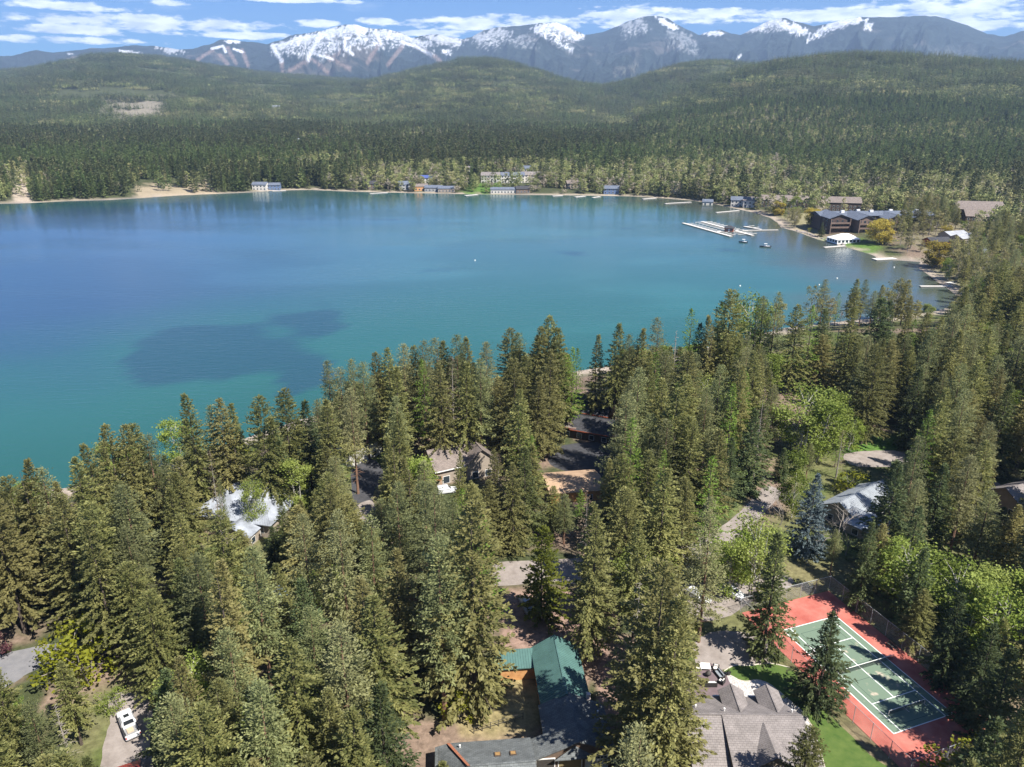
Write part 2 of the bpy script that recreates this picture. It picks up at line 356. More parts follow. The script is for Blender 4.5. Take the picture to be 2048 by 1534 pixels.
# ---- the ground, one sheet from under the drone to the foot of the mountains
def build_ground():
    az = np.radians(np.linspace(-58, 58, 470)); rr = np.concatenate([np.arange(24, 130, 1.1), np.geomspace(130, 9400, 330)])
    A, R = np.meshgrid(az, rr); X = (R * np.sin(A)).ravel(); Y = (R * np.cos(A)).ravel()
    sd = shore_sd(X, Y); Z = height(X, Y, sd); R = R.ravel()
    nr, na = len(rr), len(az)
    me = bpy.data.meshes.new('ground')
    i = np.arange((nr - 1) * (na - 1)); q = (i // (na - 1)) * na + i % (na - 1)
    faces = np.stack([q, q + 1, q + na + 1, q + na], 1)
    me.vertices.add(len(X)); me.vertices.foreach_set('co', np.stack([X, Y, Z], 1).ravel())
    me.loops.add(faces.size); me.loops.foreach_set('vertex_index', faces[:, ::-1].ravel().astype(np.int32))
    me.polygons.add(len(faces)); me.polygons.foreach_set('loop_start', np.arange(0, faces.size, 4, dtype=np.int32)); me.polygons.foreach_set('loop_total', np.full(len(faces), 4, np.int32))
    me.update(calc_edges=True); me.validate()
    # what the ground is made of: duff, dry grass, bare tan bank, gravelly beach, forest floor far off
    n = fbm(X / 9, Y / 9, 4, 5); n2 = fbm(X / 40, Y / 40, 3, 9)
    C = np.empty((len(X), 3))
    duff = np.array([.20, .145, .11]); grass = np.array([.10, .125, .035]); moss = np.array([.055, .065, .028]); sand = np.array([.36, .30, .235]); shale = np.array([.22, .19, .165]); floor = np.array([.060, .068, .032])
    t = smooth(.42, .62, n)[:, None]; C[:] = duff * (1 - t) + moss * t
    t = (smooth(.52, .66, n2) * .7)[:, None]; C[:] = C * (1 - t) + grass * t
    far = smooth(450, 800, R)[:, None]; C[:] = C * (1 - far) + (floor * (1 - .5 * (n2[:, None] - .5))) * far
    b = (1 - smooth(2, 13, sd + (n - .5) * 10))[:, None]; C[:] = C * (1 - b) + sand * b
    w_ = (1 - smooth(-.5, 2.5, sd))[:, None]; C[:] = C * (1 - w_) + shale * w_
    U, V = proj(X, Y, Z)
    def zone(poly, c, s=1.0):
        d = seg_dist(U, V, poly, True); e = 9 if poly[0][1] > 600 else 5
        k = (smooth(-e, e, np.where(in_poly(U, V, poly), d, -d) + (n - .5) * e * 5) * s)[:, None]; C[:] = C * (1 - k) + np.array(c) * (.8 + .4 * n[:, None]) * k
    zone([(930, 1350), (1075, 1340), (1075, 1480), (910, 1480)], (.27, .22, .11), .75)      # dry yard by the green roof
    zone([(1010, 1180), (1230, 1180), (1225, 1290), (1250, 1480), (1205, 1460), (1190, 1300), (1000, 1300)], (.27, .18, .145), .85)
    zone([(1560, 1120), (1760, 1120), (1960, 1360), (2000, 1534), (1560, 1534)], (.20, .17, .09), .6)
    zone([(1690, 860), (1830, 860), (1830, 900), (1690, 905)], (.08, .16, .03), .9)
    zone([(1420, 930), (1540, 930), (1480, 1040), (1400, 1010)], (.10, .15, .035), .7)
    zone([(270, 372), (430, 366), (430, 391), (270, 398)], (.36, .29, .20), .8)            # bare bank above the far beach
    zone([(30, 340), (72, 340), (60, 400), (25, 405)], (.40, .33, .26), .9)
    zone([(930, 366), (1000, 366), (1000, 384), (930, 384)], (.085, .16, .03), .9)
    zone([(1640, 478), (1700, 474), (1760, 498), (1740, 504), (1690, 495)], (.085, .15, .03), 1)
    zone([(1560, 425), (1660, 425), (1650, 470), (1600, 464)], (.26, .23, .13), .8)
    zone([(1770, 440), (2048, 440), (2048, 560), (1900, 560)], (.20, .17, .11), .7)
    zone([(205, 195), (345, 195), (330, 240), (200, 245)], (.34, .29, .24), .55)
    a = me.color_attributes.new('col', 'FLOAT_COLOR', 'POINT'); a.data.foreach_set('color', np.c_[np.clip(C, 0, 1), np.ones(len(C))].ravel())
    for p in me.polygons: p.use_smooth = True
    m, nt, bs = nodes('ground_soil'); N = nt.nodes.new; L = nt.links.new
    at = N('ShaderNodeAttribute'); at.attribute_name = 'col'
    tc = N('ShaderNodeTexCoord'); nz = N('ShaderNodeTexNoise'); nz.inputs['Scale'].default_value = 1.1; nz.inputs['Detail'].default_value = 8; nz.inputs['Roughness'].default_value = .72; L(tc.outputs['Object'], nz.inputs['Vector'])
    mr = N('ShaderNodeMapRange'); L(nz.outputs[0], mr.inputs[0]); mr.inputs[1].default_value = .3; mr.inputs[2].default_value = .7; mr.inputs[3].default_value = .55; mr.inputs[4].default_value = 1.45
    mx = N('ShaderNodeMix'); mx.data_type = 'RGBA'; mx.blend_type = 'MULTIPLY'; mx.inputs[0].default_value = 1; L(at.outputs['Color'], mx.inputs[6]); L(mr.outputs[0], mx.inputs[7])
    L(mx.outputs[2], bs.inputs['Base Color']); bs.inputs['Roughness'].default_value = .95; bs.inputs['Specular IOR Level'].default_value = .1
    bp = N('ShaderNodeBump'); bp.inputs['Strength'].default_value = .6; bp.inputs['Distance'].default_value = .15; L(nz.outputs[0], bp.inputs['Height']); L(bp.outputs[0], bs.inputs['Normal'])
    me.materials.append(m)
    return tag(link('ground', me), kind='structure')
build_ground()

# ---- lake: colour of the water body follows depth, weed beds and the silt of the cove
def build_lake():
    xs = np.concatenate([np.arange(-1500, -400, 25.), np.arange(-400, 330, 4.)]); ys = np.arange(70, 900, 4.)
    X, Y = np.meshgrid(xs, ys); X = X.ravel(); Y = Y.ravel(); na, nr = len(xs), len(ys)
    sd = -shore_sd(X, Y)
    i = np.arange((nr - 1) * (na - 1)); q = (i // (na - 1)) * na + i % (na - 1)
    faces = np.stack([q, q + 1, q + na + 1, q + na], 1)
    keep = (sd[faces] > -14).any(1); faces = faces[keep]
    used = np.unique(faces); mp = np.zeros(len(X), int); mp[used] = np.arange(len(used)); faces = mp[faces]; X = X[used]; Y = Y[used]; sd = sd[used]
    me = bpy.data.meshes.new('lake'); me.from_pydata(np.stack([X, Y, 0 * X], 1).tolist(), [], faces.tolist())
    dn = seg_dist(X, Y, NEARSHORE); dsf = seg_dist(X, Y, SHELF)
    n = fbm(X / 120, Y / 70, 4, 21); nw = fbm(X / 45, Y / 30, 4, 33)
    U, V = proj(X, Y, 0 * X)
    deep = np.array([.072, .165, .290]); mid = np.array([.100, .270, .285]); teal = np.array([.060, .245, .225]); green = np.array([.045, .190, .165]); silt = np.array([.15, .165, .13]); weed = np.array([.048, .130, .195])
    side = np.clip((U - 150) / 900, 0, 1); side = side * side * (3 - 2 * side)
    C = deep + (mid - deep) * (side * .95)[:, None]
    k = (1 - smooth(25, 190 + 60 * side, dn + (n - .5) * 110))[:, None]; C = C * (1 - k) + teal * k
    k = ((1 - smooth(5, 60, dn)) * .6)[:, None]; C = C * (1 - k) + green * k
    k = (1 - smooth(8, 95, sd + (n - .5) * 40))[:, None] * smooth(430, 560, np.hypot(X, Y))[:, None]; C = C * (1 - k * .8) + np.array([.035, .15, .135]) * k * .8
    k = ((1 - smooth(10, 95, dsf + (nw - .5) * 60)) * .85)[:, None]; C = C * (1 - k) + silt * k
    wz = in_poly(U, V, [(250, 690), (420, 640), (640, 640), (690, 690), (560, 740), (420, 770), (300, 760)]) | in_poly(U, V, [(560, 750), (660, 735), (640, 790), (560, 800)])
    wzs = np.clip(1 - seg_dist(U, V, [(300, 730), (480, 690), (640, 665)]) / 75, 0, 1) + np.clip(1 - seg_dist(U, V, [(580, 770), (650, 750)]) / 40, 0, 1)
    k = (smooth(.38, .62, wzs + (nw - .5) * 1.5) * .72)[:, None]; C = C * (1 - k) + weed * k
    k = (smooth(.56, .72, n) * .18)[:, None]; C = C * (1 + k) * .42
    a = me.color_attributes.new('col', 'FLOAT_COLOR', 'POINT'); a.data.foreach_set('color', np.c_[np.clip(C, 0, 1), np.ones(len(C))].ravel())
    m, nt, bs = nodes('lake_water'); N = nt.nodes.new; L = nt.links.new
    at = N('ShaderNodeAttribute'); at.attribute_name = 'col'; L(at.outputs['Color'], bs.inputs['Base Color'])
    bs.inputs['Roughness'].default_value = .10; bs.inputs['Specular IOR Level'].default_value = .42; bs.inputs['IOR'].default_value = 1.333
    tc = N('ShaderNodeTexCoord'); mp_ = N('ShaderNodeMapping'); mp_.inputs['Rotation'].default_value = (0, 0, .35); mp_.inputs['Scale'].default_value = (.35, 1.0, 1); L(tc.outputs['Object'], mp_.inputs['Vector'])
    n1 = N('ShaderNodeTexNoise'); n1.inputs['Scale'].default_value = .42; n1.inputs['Detail'].default_value = 7; n1.inputs['Roughness'].default_value = .6; L(mp_.outputs[0], n1.inputs['Vector'])
    n2 = N('ShaderNodeTexNoise'); n2.inputs['Scale'].default_value = .012; n2.inputs['Detail'].default_value = 3; L(mp_.outputs[0], n2.inputs['Vector'])
    mr = N('ShaderNodeMapRange'); L(n2.outputs[0], mr.inputs[0]); mr.inputs[1].default_value = .38; mr.inputs[2].default_value = .62; mr.inputs[3].default_value = .08; mr.inputs[4].default_value = .60
    bp = N('ShaderNodeBump'); L(mr.outputs[0], bp.inputs['Strength']); bp.inputs['Distance'].default_value = .35; L(n1.outputs[0], bp.inputs['Height']); L(bp.outputs[0], bs.inputs['Normal'])
    me.materials.append(m)
    return tag(link('lake', me), kind='structure')
build_lake()

# ---- snow-capped mountains
SKYLINE = [(-420, 118), (-200, 108), (0, 113), (40, 112), (90, 100), (125, 105), (150, 103), (200, 97), (245, 95), (290, 91), (330, 93), (370, 100), (400, 97), (440, 87), (455, 79), (480, 80), (500, 84), (530, 85), (545, 88),
           (560, 84), (600, 70), (640, 64), (700, 50), (720, 48), (740, 55), (755, 57), (780, 58), (800, 62), (830, 76), (855, 70), (880, 68), (900, 73), (930, 78), (945, 74), (970, 60), (990, 55), (1024, 52), (1040, 51),
           (1070, 47), (1110, 45), (1130, 52), (1165, 70), (1200, 64), (1230, 52), (1255, 40), (1280, 33), (1300, 31), (1325, 37), (1360, 58), (1390, 70), (1410, 62), (1430, 60), (1450, 67), (1470, 70), (1490, 58), (1520, 43),
           (1550, 36), (1580, 45), (1610, 52), (1640, 47), (1670, 39), (1700, 34), (1740, 36), (1800, 33), (1840, 33), (1870, 40), (1910, 52), (1950, 68), (1985, 74), (2010, 65), (2048, 55), (2150, 48), (2300, 60), (2460, 80)]
def build_mountains():
    us = np.arange(-420, 2460, 2.4); nt_ = 150
    ts = np.concatenate([np.linspace(0, 1, nt_), [1.04, 1.1, 1.2]])
    sky_v = np.interp(us, [p[0] for p in SKYLINE], [p[1] for p in SKYLINE]) + (fbm(us / 14, us * 0, 3, 71) - .5) * 3.2
    rc = 10800 + 900 * (fbm(us / 330, us * 0 + 3.3, 2, 77) - .5) * 2
    r0 = 6300.
    Uc, T = np.meshgrid(us, ts); RC = np.meshgrid(rc, ts)[0]
    te = np.array([_tan_el(u, v) for u, v in zip(us, sky_v)]); HCR = np.meshgrid(CZ + rc * te, ts)[0]
    R = r0 + (RC - r0) * T
    tana = (Uc - 1024) / F_PX * CP; A = np.arctan(tana)
    X = R * np.sin(A); Y = R * np.cos(A)
    zb = 60.
    tt = np.clip(T, 0, 1)
    # spurs running down from the crest, with gullies between
    sp = fbm(Uc / 62 + (fbm(Uc / 50, T * 3, 2, 5) - .5) * 2.2, T * 1.6, 4, 91, True); sp2 = fbm(X / 620, Y / 620, 5, 97, True)
    prof = tt ** 1.45
    bulge = (sp - .55) * .62 * (tt * (1 - tt) * 4) ** .8 + (sp2 - .55) * .48 * (tt * (1 - tt) * 4) ** .9
    Z = zb + (HCR - zb) * np.clip(prof + bulge * (.35 + .65 * (1 - tt)), 0, None)
    lim = CZ + (R / RC) * (HCR - CZ) * .985 + 4          # nothing nearer stands above the skyline
    Z = np.where(T < .985, np.minimum(Z, lim), Z)
    Z = np.where(T > 1, HCR - (T - 1) * 2600, Z)
    Xf, Yf, Zf = X.ravel(), Y.ravel(), Z.ravel(); na, nr = len(us), len(ts)
    i = np.arange((nr - 1) * (na - 1)); q = (i // (na - 1)) * na + i % (na - 1)
    faces = np.stack([q, q + 1, q + na + 1, q + na], 1)
    me = bpy.data.meshes.new('mountain_range'); me.vertices.add(len(Xf)); me.vertices.foreach_set('co', np.stack([Xf, Yf, Zf], 1).ravel())
    me.loops.add(faces.size); me.loops.foreach_set('vertex_index', faces.ravel().astype(np.int32))
    me.polygons.add(len(faces)); me.polygons.foreach_set('loop_start', np.arange(0, faces.size, 4, dtype=np.int32)); me.polygons.foreach_set('loop_total', np.full(len(faces), 4, np.int32))
    me.update(calc_edges=True); me.validate()
    for p in me.polygons: p.use_smooth = True
    U, V = proj(Xf, Yf, Zf)
    n1 = fbm(Xf / 210, (Yf + Zf * 2) / 210, 5, 41); n2 = fbm(U / 3.4 + V / 9, V / 4.2, 4, 43); n3 = fbm(Xf / 900, Yf / 900, 3, 47)
    C = np.array([.024, .034, .032]) * (.5 + 1.0 * n1[:, None]) * (.75 + .5 * fbm(U / 2.2, V / 2.6, 2, 83)[:, None])
    # rock and felled slopes
    k = (smooth(.60, .72, n3 * .5 + n1 * .5) * .5)[:, None]; C = C * (1 - k) + np.array([.15, .125, .11]) * k
    fine = fbm(U / 2.6 + 7, V / 2.4, 3, 57); gul = fbm(U / 7 + V / 22, V / 60, 3, 59, True); below = V - np.interp(U, us, sky_v)
    def area(poly, c, soft, den, nn):
        d = seg_dist(U, V, poly, True); s = np.where(in_poly(U, V, poly), d, -d)
        k = smooth(-soft * .5, soft * .5, s + (nn - .5) * soft * 3.0 + (gul - .6) * soft * 2.2) * den; k = k * (1 - smooth(.47, .60, fine + (gul - .6) * .25) * smooth(4, 24, below) * .92); k = k[:, None]; C[:] = C * (1 - k) + np.array(c) * k
    def run(pts, c, wd, den=1.0):
        k = ((1 - smooth(wd * .55, wd * 1.25, seg_dist(U, V, pts) + (n2 - .5) * wd * .9)) * den)[:, None]; C[:] = C * (1 - k) + np.array(c) * k
    BR, SN = (.20, .150, .13), (.74, .76, .80)
    for q in ([(455, 95), (472, 127)], [(484, 100), (496, 130)], [(440, 110), (455, 128)], [(425, 100), (395, 120)], [(563, 120), (565, 142)], [(630, 122), (657, 146)], [(622, 118), (580, 140)],
              [(650, 110), (700, 137)], [(805, 92), (776, 130)], [(830, 92), (868, 112), (880, 122)], [(760, 85), (735, 125)], [(660, 120), (690, 95)]):
        run(q, BR, 4.2)
    area([(1225, 135), (1280, 130), (1275, 150), (1230, 150)], (.17, .16, .13), 4, .7, n2); area([(1860, 95), (1950, 90), (1955, 120), (1870, 118)], (.14, .14, .13), 6, .5, n2); area([(130, 115), (240, 107), (240, 117), (140, 124)], BR, 2.5, .8, n2)
    for poly, soft, den in (([(590, 74), (640, 64), (700, 48), (722, 46), (748, 56), (738, 68), (700, 76), (668, 74), (640, 80), (600, 86), (566, 96), (548, 92)], 4.5, .97),
                            ([(545, 100), (600, 82), (700, 74), (760, 58), (800, 62), (835, 76), (870, 90), (860, 100), (820, 92), (760, 92), (690, 104), (640, 112), (600, 112)], 9, .8),
                            ([(1062, 55), (1090, 46), (1115, 44), (1150, 62), (1168, 72), (1150, 84), (1142, 104), (1118, 92), (1080, 72)], 4, .95), ([(945, 70), (1000, 56), (1020, 72), (990, 92), (960, 90)], 9, .6),
                            ([(1310, 33), (1328, 38), (1362, 58), (1345, 60), (1322, 48)], 2.6, .95), ([(1240, 50), (1280, 36), (1300, 60), (1250, 75)], 8, .45), ([(1395, 68), (1430, 60), (1452, 67), (1430, 73)], 2.6, .9),
                            ([(1480, 66), (1520, 43), (1550, 35), (1585, 47), (1622, 62), (1600, 72), (1560, 60), (1520, 62)], 4.5, .9), ([(1615, 84), (1630, 66), (1662, 42), (1700, 33), (1738, 39), (1700, 50), (1660, 64), (1630, 78)], 3.2, .97),
                            ([(1728, 46), (1745, 45), (1742, 62), (1728, 60)], 2.5, .8), ([(850, 72), (885, 67), (930, 80), (915, 94), (870, 86)], 6, .75), ([(880, 98), (905, 98), (902, 110), (885, 108)], 3, .9),
                            ([(450, 82), (462, 78), (483, 79), (480, 86), (455, 86)], 2, .97), ([(238, 101), (258, 101), (284, 106), (250, 108)], 2, .95), ([(310, 95), (350, 94), (370, 104), (330, 104)], 5, .6), ([(134, 106), (148, 105), (148, 110), (136, 110)], 2, .8),
                            ([(1010, 75), (1060, 70), (1075, 90), (1030, 95)], 8, .35), ([(1330, 58), (1380, 72), (1400, 110), (1340, 90)], 8, .28)):
        area(poly, SN, soft, den, n2)
    for q, wd in (([(545, 90), (553, 106), (563, 122)], 4.2), ([(640, 74), (624, 100), (615, 120)], 4), ([(690, 80), (692, 98), (704, 108)], 3.2), ([(752, 60), (763, 88)], 3), ([(782, 60), (775, 78)], 3.5), ([(802, 84), (832, 93), (866, 112)], 2.8),
                  ([(424, 97), (446, 92), (452, 104)], 2.8), ([(468, 98), (484, 104)], 2.8), ([(1620, 66), (1614, 86)], 1.8), ([(632, 108), (665, 118)], 2.2), ([(1475, 118), (1482, 110)], 2)):
        run(q, SN, wd, .95)
    a = me.color_attributes.new('col', 'FLOAT_COLOR', 'POINT'); a.data.foreach_set('color', np.c_[np.clip(C, 0, 1), np.ones(len(C))].ravel())
    m, nt, bs = nodes('mountain_side'); N = nt.nodes.new; L = nt.links.new
    at = N('ShaderNodeAttribute'); at.attribute_name = 'col'; tc = N('ShaderNodeTexCoord')
    nz = N('ShaderNodeTexNoise'); nz.inputs['Scale'].default_value = .014; nz.inputs['Detail'].default_value = 5; nz.inputs['Roughness'].default_value = .75; L(tc.outputs['Object'], nz.inputs['Vector'])
    mr = N('ShaderNodeMapRange'); L(nz.outputs[0], mr.inputs[0]); mr.inputs[1].default_value = .3; mr.inputs[2].default_value = .7; mr.inputs[3].default_value = .55; mr.inputs[4].default_value = 1.4
    mx = N('ShaderNodeMix'); mx.data_type = 'RGBA'; mx.blend_type = 'MULTIPLY'; mx.inputs[0].default_value = 1; L(at.outputs['Color'], mx.inputs[6]); L(mr.outputs[0], mx.inputs[7])
    L(mx.outputs[2], bs.inputs['Base Color']); bs.inputs['Roughness'].default_value = .95; bs.inputs['Specular IOR Level'].default_value = .05
    bp = N('ShaderNodeBump'); bp.inputs['Strength'].default_value = 1.0; bp.inputs['Distance'].default_value = 45; L(nz.outputs[0], bp.inputs['Height']); L(bp.outputs[0], bs.inputs['Normal'])
    me.materials.append(m)
    return tag(link('mountain_range', me), kind='structure')
build_mountains()

# ---- the air: even pale haze round everything
HAZE_DENSITY = 6.4e-5
def build_haze():
    b = MB().box(-15500, 15500, -600, 15500, -6, 1500)
    m = bpy.data.materials.new('haze_air'); m.use_nodes = True; nt = m.node_tree; nt.nodes.clear()
    o = nt.nodes.new('ShaderNodeOutputMaterial'); v = nt.nodes.new('ShaderNodeVolumePrincipled')
    v.inputs['Color'].default_value = (.50, .70, 1.0, 1); v.inputs['Density'].default_value = HAZE_DENSITY; v.inputs['Anisotropy'].default_value = .1; v.inputs['Density Attribute'].default_value = ''; m.cycles.homogeneous_volume = True
    nt.links.new(v.outputs[0], o.inputs['Volume']); tag(b.build('haze', m), kind='stuff')
build_haze()

# ---- roads, drives, lawns, beds: sheets laid on the plateau
SHEETS = []
def sheet(name, px, lift, m, label=None, cat=None, n=5, jit=.12, kind='structure', z=G):
    pts = [P(u, v, z) for u, v in px]; pts = smooth_loop(pts, n) if n > 1 else pts; SHEETS.append([(p.x, p.y) for p in pts])
    r = random.Random(hash(name) % 99 if False else len(px) * 7 + int(px[0][0]))
    b = MB(); b.slab([(p.x + r.uniform(-jit, jit), p.y + r.uniform(-jit, jit), z + lift) for p in pts], lift + .25, m)
    bm = bmesh.new(); me = b.mesh(name); bm.from_mesh(me); bmesh.ops.triangulate(bm, faces=bm.faces); bm.to_mesh(me); bm.free()
    return tag(link(name, me), label, cat, kind=kind)
gravel = mat('gravel', (.20, .17, .15), .95, scale=.5, c2=(.31, .27, .245), bump=.5, bscale=14)
asphalt = mat('old_asphalt', (.15, .15, .16), .9, scale=.6, c2=(.21, .205, .21), bump=.2, bscale=20)
dark_asphalt = mat('dark_asphalt', (.05, .05, .055), .9, .3, scale=.8, bump=.2, bscale=18)
turf = mat('lawn_turf', (.050, .100, .014), .9, scale=.7, c2=(.095, .140, .028), bump=.6, bscale=16)
sheet('gravel_road', [(985, 1130), (1040, 1122), (1130, 1118), (1240, 1112), (1330, 1098), (1420, 1066), (1472, 1030), (1512, 990), (1535, 972), (1562, 985), (1535, 1020), (1495, 1062), (1440, 1098), (1380, 1135), (1300, 1158), (1200, 1168), (1080, 1166), (985, 1170)], .03, gravel)
sheet('gravel_turnaround', [(1690, 908), (1740, 902), (1800, 903), (1880, 930), (1990, 962), (1990, 985), (1900, 958), (1800, 935), (1725, 934), (1695, 925)], .03, gravel)
sheet('asphalt_road', [(-60, 1335), (0, 1310), (60, 1296), (150, 1282), (240, 1286), (230, 1302), (150, 1312), (70, 1340), (20, 1372), (-60, 1420)], .03, asphalt)
sheet('gravel_driveway', [(215, 1400), (245, 1385), (290, 1392), (305, 1420), (300, 1480), (300, 1560), (205, 1570), (210, 1480), (222, 1440)], .034, gravel)
sheet('paved_drive', [(702, 945), (715, 930), (742, 918), (762, 932), (765, 960), (745, 990), (755, 1040), (715, 1050), (705, 1000)], .03, dark_asphalt)
sheet('forecourt', [(1098, 905), (1140, 888), (1225, 885), (1245, 915), (1240, 950), (1200, 955), (1110, 935)], .03, dark_asphalt)
sheet('gravel_path', [(712, 1015), (745, 1002), (755, 1050), (715, 1060)], .036, gravel)
sheet('gravel_parking', [(1395, 1278), (1440, 1262), (1500, 1268), (1560, 1290), (1548, 1326), (1500, 1334), (1450, 1338), (1430, 1340), (1395, 1330), (1385, 1300)], .03, gravel)
sheet('parking_pad', [(1345, 1180), (1400, 1165), (1480, 1165), (1570, 1150), (1580, 1175), (1500, 1205), (1450, 1235), (1380, 1240)], .026, gravel)
sheet('lawn', [(1448, 1342), (1470, 1332), (1500, 1332), (1540, 1328), (1580, 1337), (1600, 1360), (1625, 1400), (1680, 1450), (1740, 1510), (1775, 1545), (1650, 1560), (1640, 1500), (1625, 1450), (1600, 1425), (1560, 1385), (1520, 1362), (1490, 1362), (1460, 1352)], .04, turf)
pebble = mat('river_pebbles', (.33, .30, .28), .9, scale=6, c2=(.60, .57, .54), thr=(.42, .58), bump=.8, bscale=9)
sheet('pebble_border', [(1458, 1350), (1490, 1364), (1520, 1360), (1545, 1372), (1570, 1392), (1605, 1422), (1622, 1450), (1632, 1500), (1650, 1560), (1625, 1560), (1605, 1440), (1560, 1412), (1500, 1396), (1470, 1392), (1455, 1370)], .046, pebble, jit=.05)
edging = mat('pale_edging', (.50, .45, .37), .9, .2)
# ------------------------------------------------------------------ buildings
FAR_HOUSES = []
glass = mat('window_glass', (.03, .04, .05), .08, .2, spec=.6); white_trim = mat('white_trim', (.72, .71, .68), .6, .08); dark_trim = mat('dark_trim', (.05, .045, .04), .7, .2)
cedar = mat('cedar_siding', (.42, .20, .075), .8, scale=1.5, c2=(.58, .31, .13), bump=.2); brown_side = mat('brown_siding', (.15, .105, .075), .85, .25, 1.2); tan_side = mat('tan_siding', (.30, .25, .20), .85, .15, 1.2); grey_side = mat('grey_siding', (.30, .30, .30), .85, .15, 1.2)
dark_side = mat('dark_log_siding', (.065, .042, .030), .85, .3, 1.0); redwood = mat('redwood_trim', (.30, .075, .030), .8, .25, 1.5); cream_side = mat('cream_siding', (.55, .52, .46), .85, .12, 1.2); blue_side = mat('blue_siding', (.10, .15, .26), .85, .15, 1.2)
stone_wall = mat('pale_stone', (.34, .32, .29), .9, scale=2.2, c2=(.62, .60, .56), thr=(.4, .6), bump=.6, bscale=3)
green_metal = mat('green_metal_roof', (.075, .150, .135), .5, .15, .5, spec=.45); silver_metal = mat('silver_metal_roof', (.27, .29, .325), .5, .4, .35, spec=.45); grey_metal = mat('grey_metal_roof', (.31, .335, .36), .45, .2, .6, spec=.5); red_metal = mat('red_metal_roof', (.33, .055, .04), .5, .15, .8)
sh_grey = shingle('grey_shingles', (.135, .145, .145), .14); sh_taupe = shingle('taupe_shingles', (.225, .20, .188), .05); sh_brown = shingle('brown_shingles', (.20, .165, .145), .12); sh_dark = shingle('dark_shingles', (.055, .055, .06), .2); sh_tan = mat('tan_roofing', (.37, .25, .16), .9, .15, .5); sh_moss = mat('mossy_roofing', (.16, .15, .05), .95, .3, 1.2); sh_slate = shingle('slate_blue_roof', (.13, .15, .19), .15)
membrane = mat('pale_membrane_roof', (.30, .31, .33), .8, .2, .3)
def wall_ring(par, pts, z0, z1, m, name='wall'):
    b = MB(); n = len(pts)
    for i in range(n):
        (x0, y0), (x1, y1) = pts[i], pts[(i + 1) % n]; b.add([(x0, y0, z0), (x1, y1, z0), (x1, y1, z1), (x0, y0, z1)], [(0, 1, 2, 3)], m)
    return b.build(name, m, par)
def window(par, c, wdir, w_, h_, m_frame=None, name='window'):
    """framed pane standing 5 cm proud of a wall; c = centre on the wall (local), wdir = outward direction in plan"""
    f = Vector((wdir[0], wdir[1], 0)).normalized(); s = Vector((-f.y, f.x, 0)); c = Vector(c); up = Vector((0, 0, 1))
    def plate(a, b_, o0, o1): return [c + s * x + up * z + f * o for o in (o0, o1) for x, z in ((-a, -b_), (a, -b_), (a, b_), (-a, b_))]
    F6 = [(3, 2, 1, 0), (4, 5, 6, 7), (0, 1, 5, 4), (1, 2, 6, 5), (2, 3, 7, 6), (3, 0, 4, 7)]
    fr = MB().add(plate(w_ / 2 + .09, h_ / 2 + .09, 0.004, .05), F6).build(name, m_frame or white_trim, par)
    MB().add(plate(w_ / 2, h_ / 2, .012, .065), F6).build('pane', glass, fr); return fr
def gable_parts(par, cx, cy, yaw, L, W, z0, wall, rise, mw, mr, over=.5, thick=.16, win=True, trim=None, nwin=None, wsize=(1.2, 1.2), ridge_cap=True, skip_walls=False):
    """one gabled block in the frame of its parent: ridge along the local x axis"""
    ca, sa = math.cos(yaw), math.sin(yaw); T = lambda x, y, z: (cx + x * ca - y * sa, cy + x * sa + y * ca, z)
    l, w2 = L / 2, W / 2; zt = z0 + wall
    if not skip_walls:
        b = MB()
        b.add([T(-l, -w2, z0), T(l, -w2, z0), T(l, -w2, zt), T(-l, -w2, zt)], [(0, 1, 2, 3)]); b.add([T(l, w2, z0), T(-l, w2, z0), T(-l, w2, zt), T(l, w2, zt)], [(0, 1, 2, 3)])
        for s in (-1, 1): b.add([T(s * l, -w2, z0), T(s * l, w2, z0), T(s * l, w2, zt), T(s * l, 0, zt + rise - .02), T(s * l, -w2, zt)], [(0, 1, 2, 3, 4) if s > 0 else (4, 3, 2, 1, 0)])
        b.build('wall', mw, par)
    sl = rise / w2; lo, eo = l + over, w2 + over; ze = zt - sl * over
    for s in (-1, 1):
        MB().slab([T(-lo, 0, zt + rise + thick), T(lo, 0, zt + rise + thick), T(lo, s * eo, ze + thick), T(-lo, s * eo, ze + thick)], thick).build('roof_slope', mr, par)
        if trim: MB().slab([T(-lo, s * eo, ze + thick - .03), T(lo, s * eo, ze + thick - .03), T(lo, s * (eo + .08), ze + thick - .05), T(-lo, s * (eo + .08), ze + thick - .05)], .2).build('fascia', trim, par)
    if ridge_cap: b = MB(); b.slab([T(-lo, -.14, zt + rise + thick + .015), T(lo, -.14, zt + rise + thick + .015), T(lo, .14, zt + rise + thick + .015), T(-lo, .14, zt + rise + thick + .015)], .06).build('ridge_cap', mr, par)
    if win:
        for s in (-1, 1):
            k = nwin or max(1, int(L // 3.2)); f = T(0, s, 0); f = (f[0] - cx, f[1] - cy)
            for fl in range(max(1, int(wall // 2.7))):
                zc = z0 + 1.55 + fl * 2.75
                if zc + wsize[1] / 2 > zt - .1: continue
                for i in range(k): window(par, T(-l + L * (i + .5) / k, s * w2, zc), f, *wsize)
        for s in (-1, 1):
            f = T(s, 0, 0); f = (f[0] - cx, f[1] - cy)
            for yy in ((-W * .22, W * .22) if W > 6 else (0,)): window(par, T(s * l, yy, z0 + 1.55), f, *wsize)
def house(name, label, x, y, z, yaw, L, W, wall, rise, mw, mr, cat='house', group=None, **k):
    o = empty(name, (x, y, z), yaw, label, cat, group); gable_parts(o, 0, 0, 0, L, W, -.6, wall + .6, rise, mw, mr, **k); return o
def chimney(par, x, y, z0, z1, m, w_=.5):
    MB().box(x - w_ / 2, x + w_ / 2, y - w_ / 2, y + w_ / 2, z0, z1).build('chimney', m, par, bevel=.02)
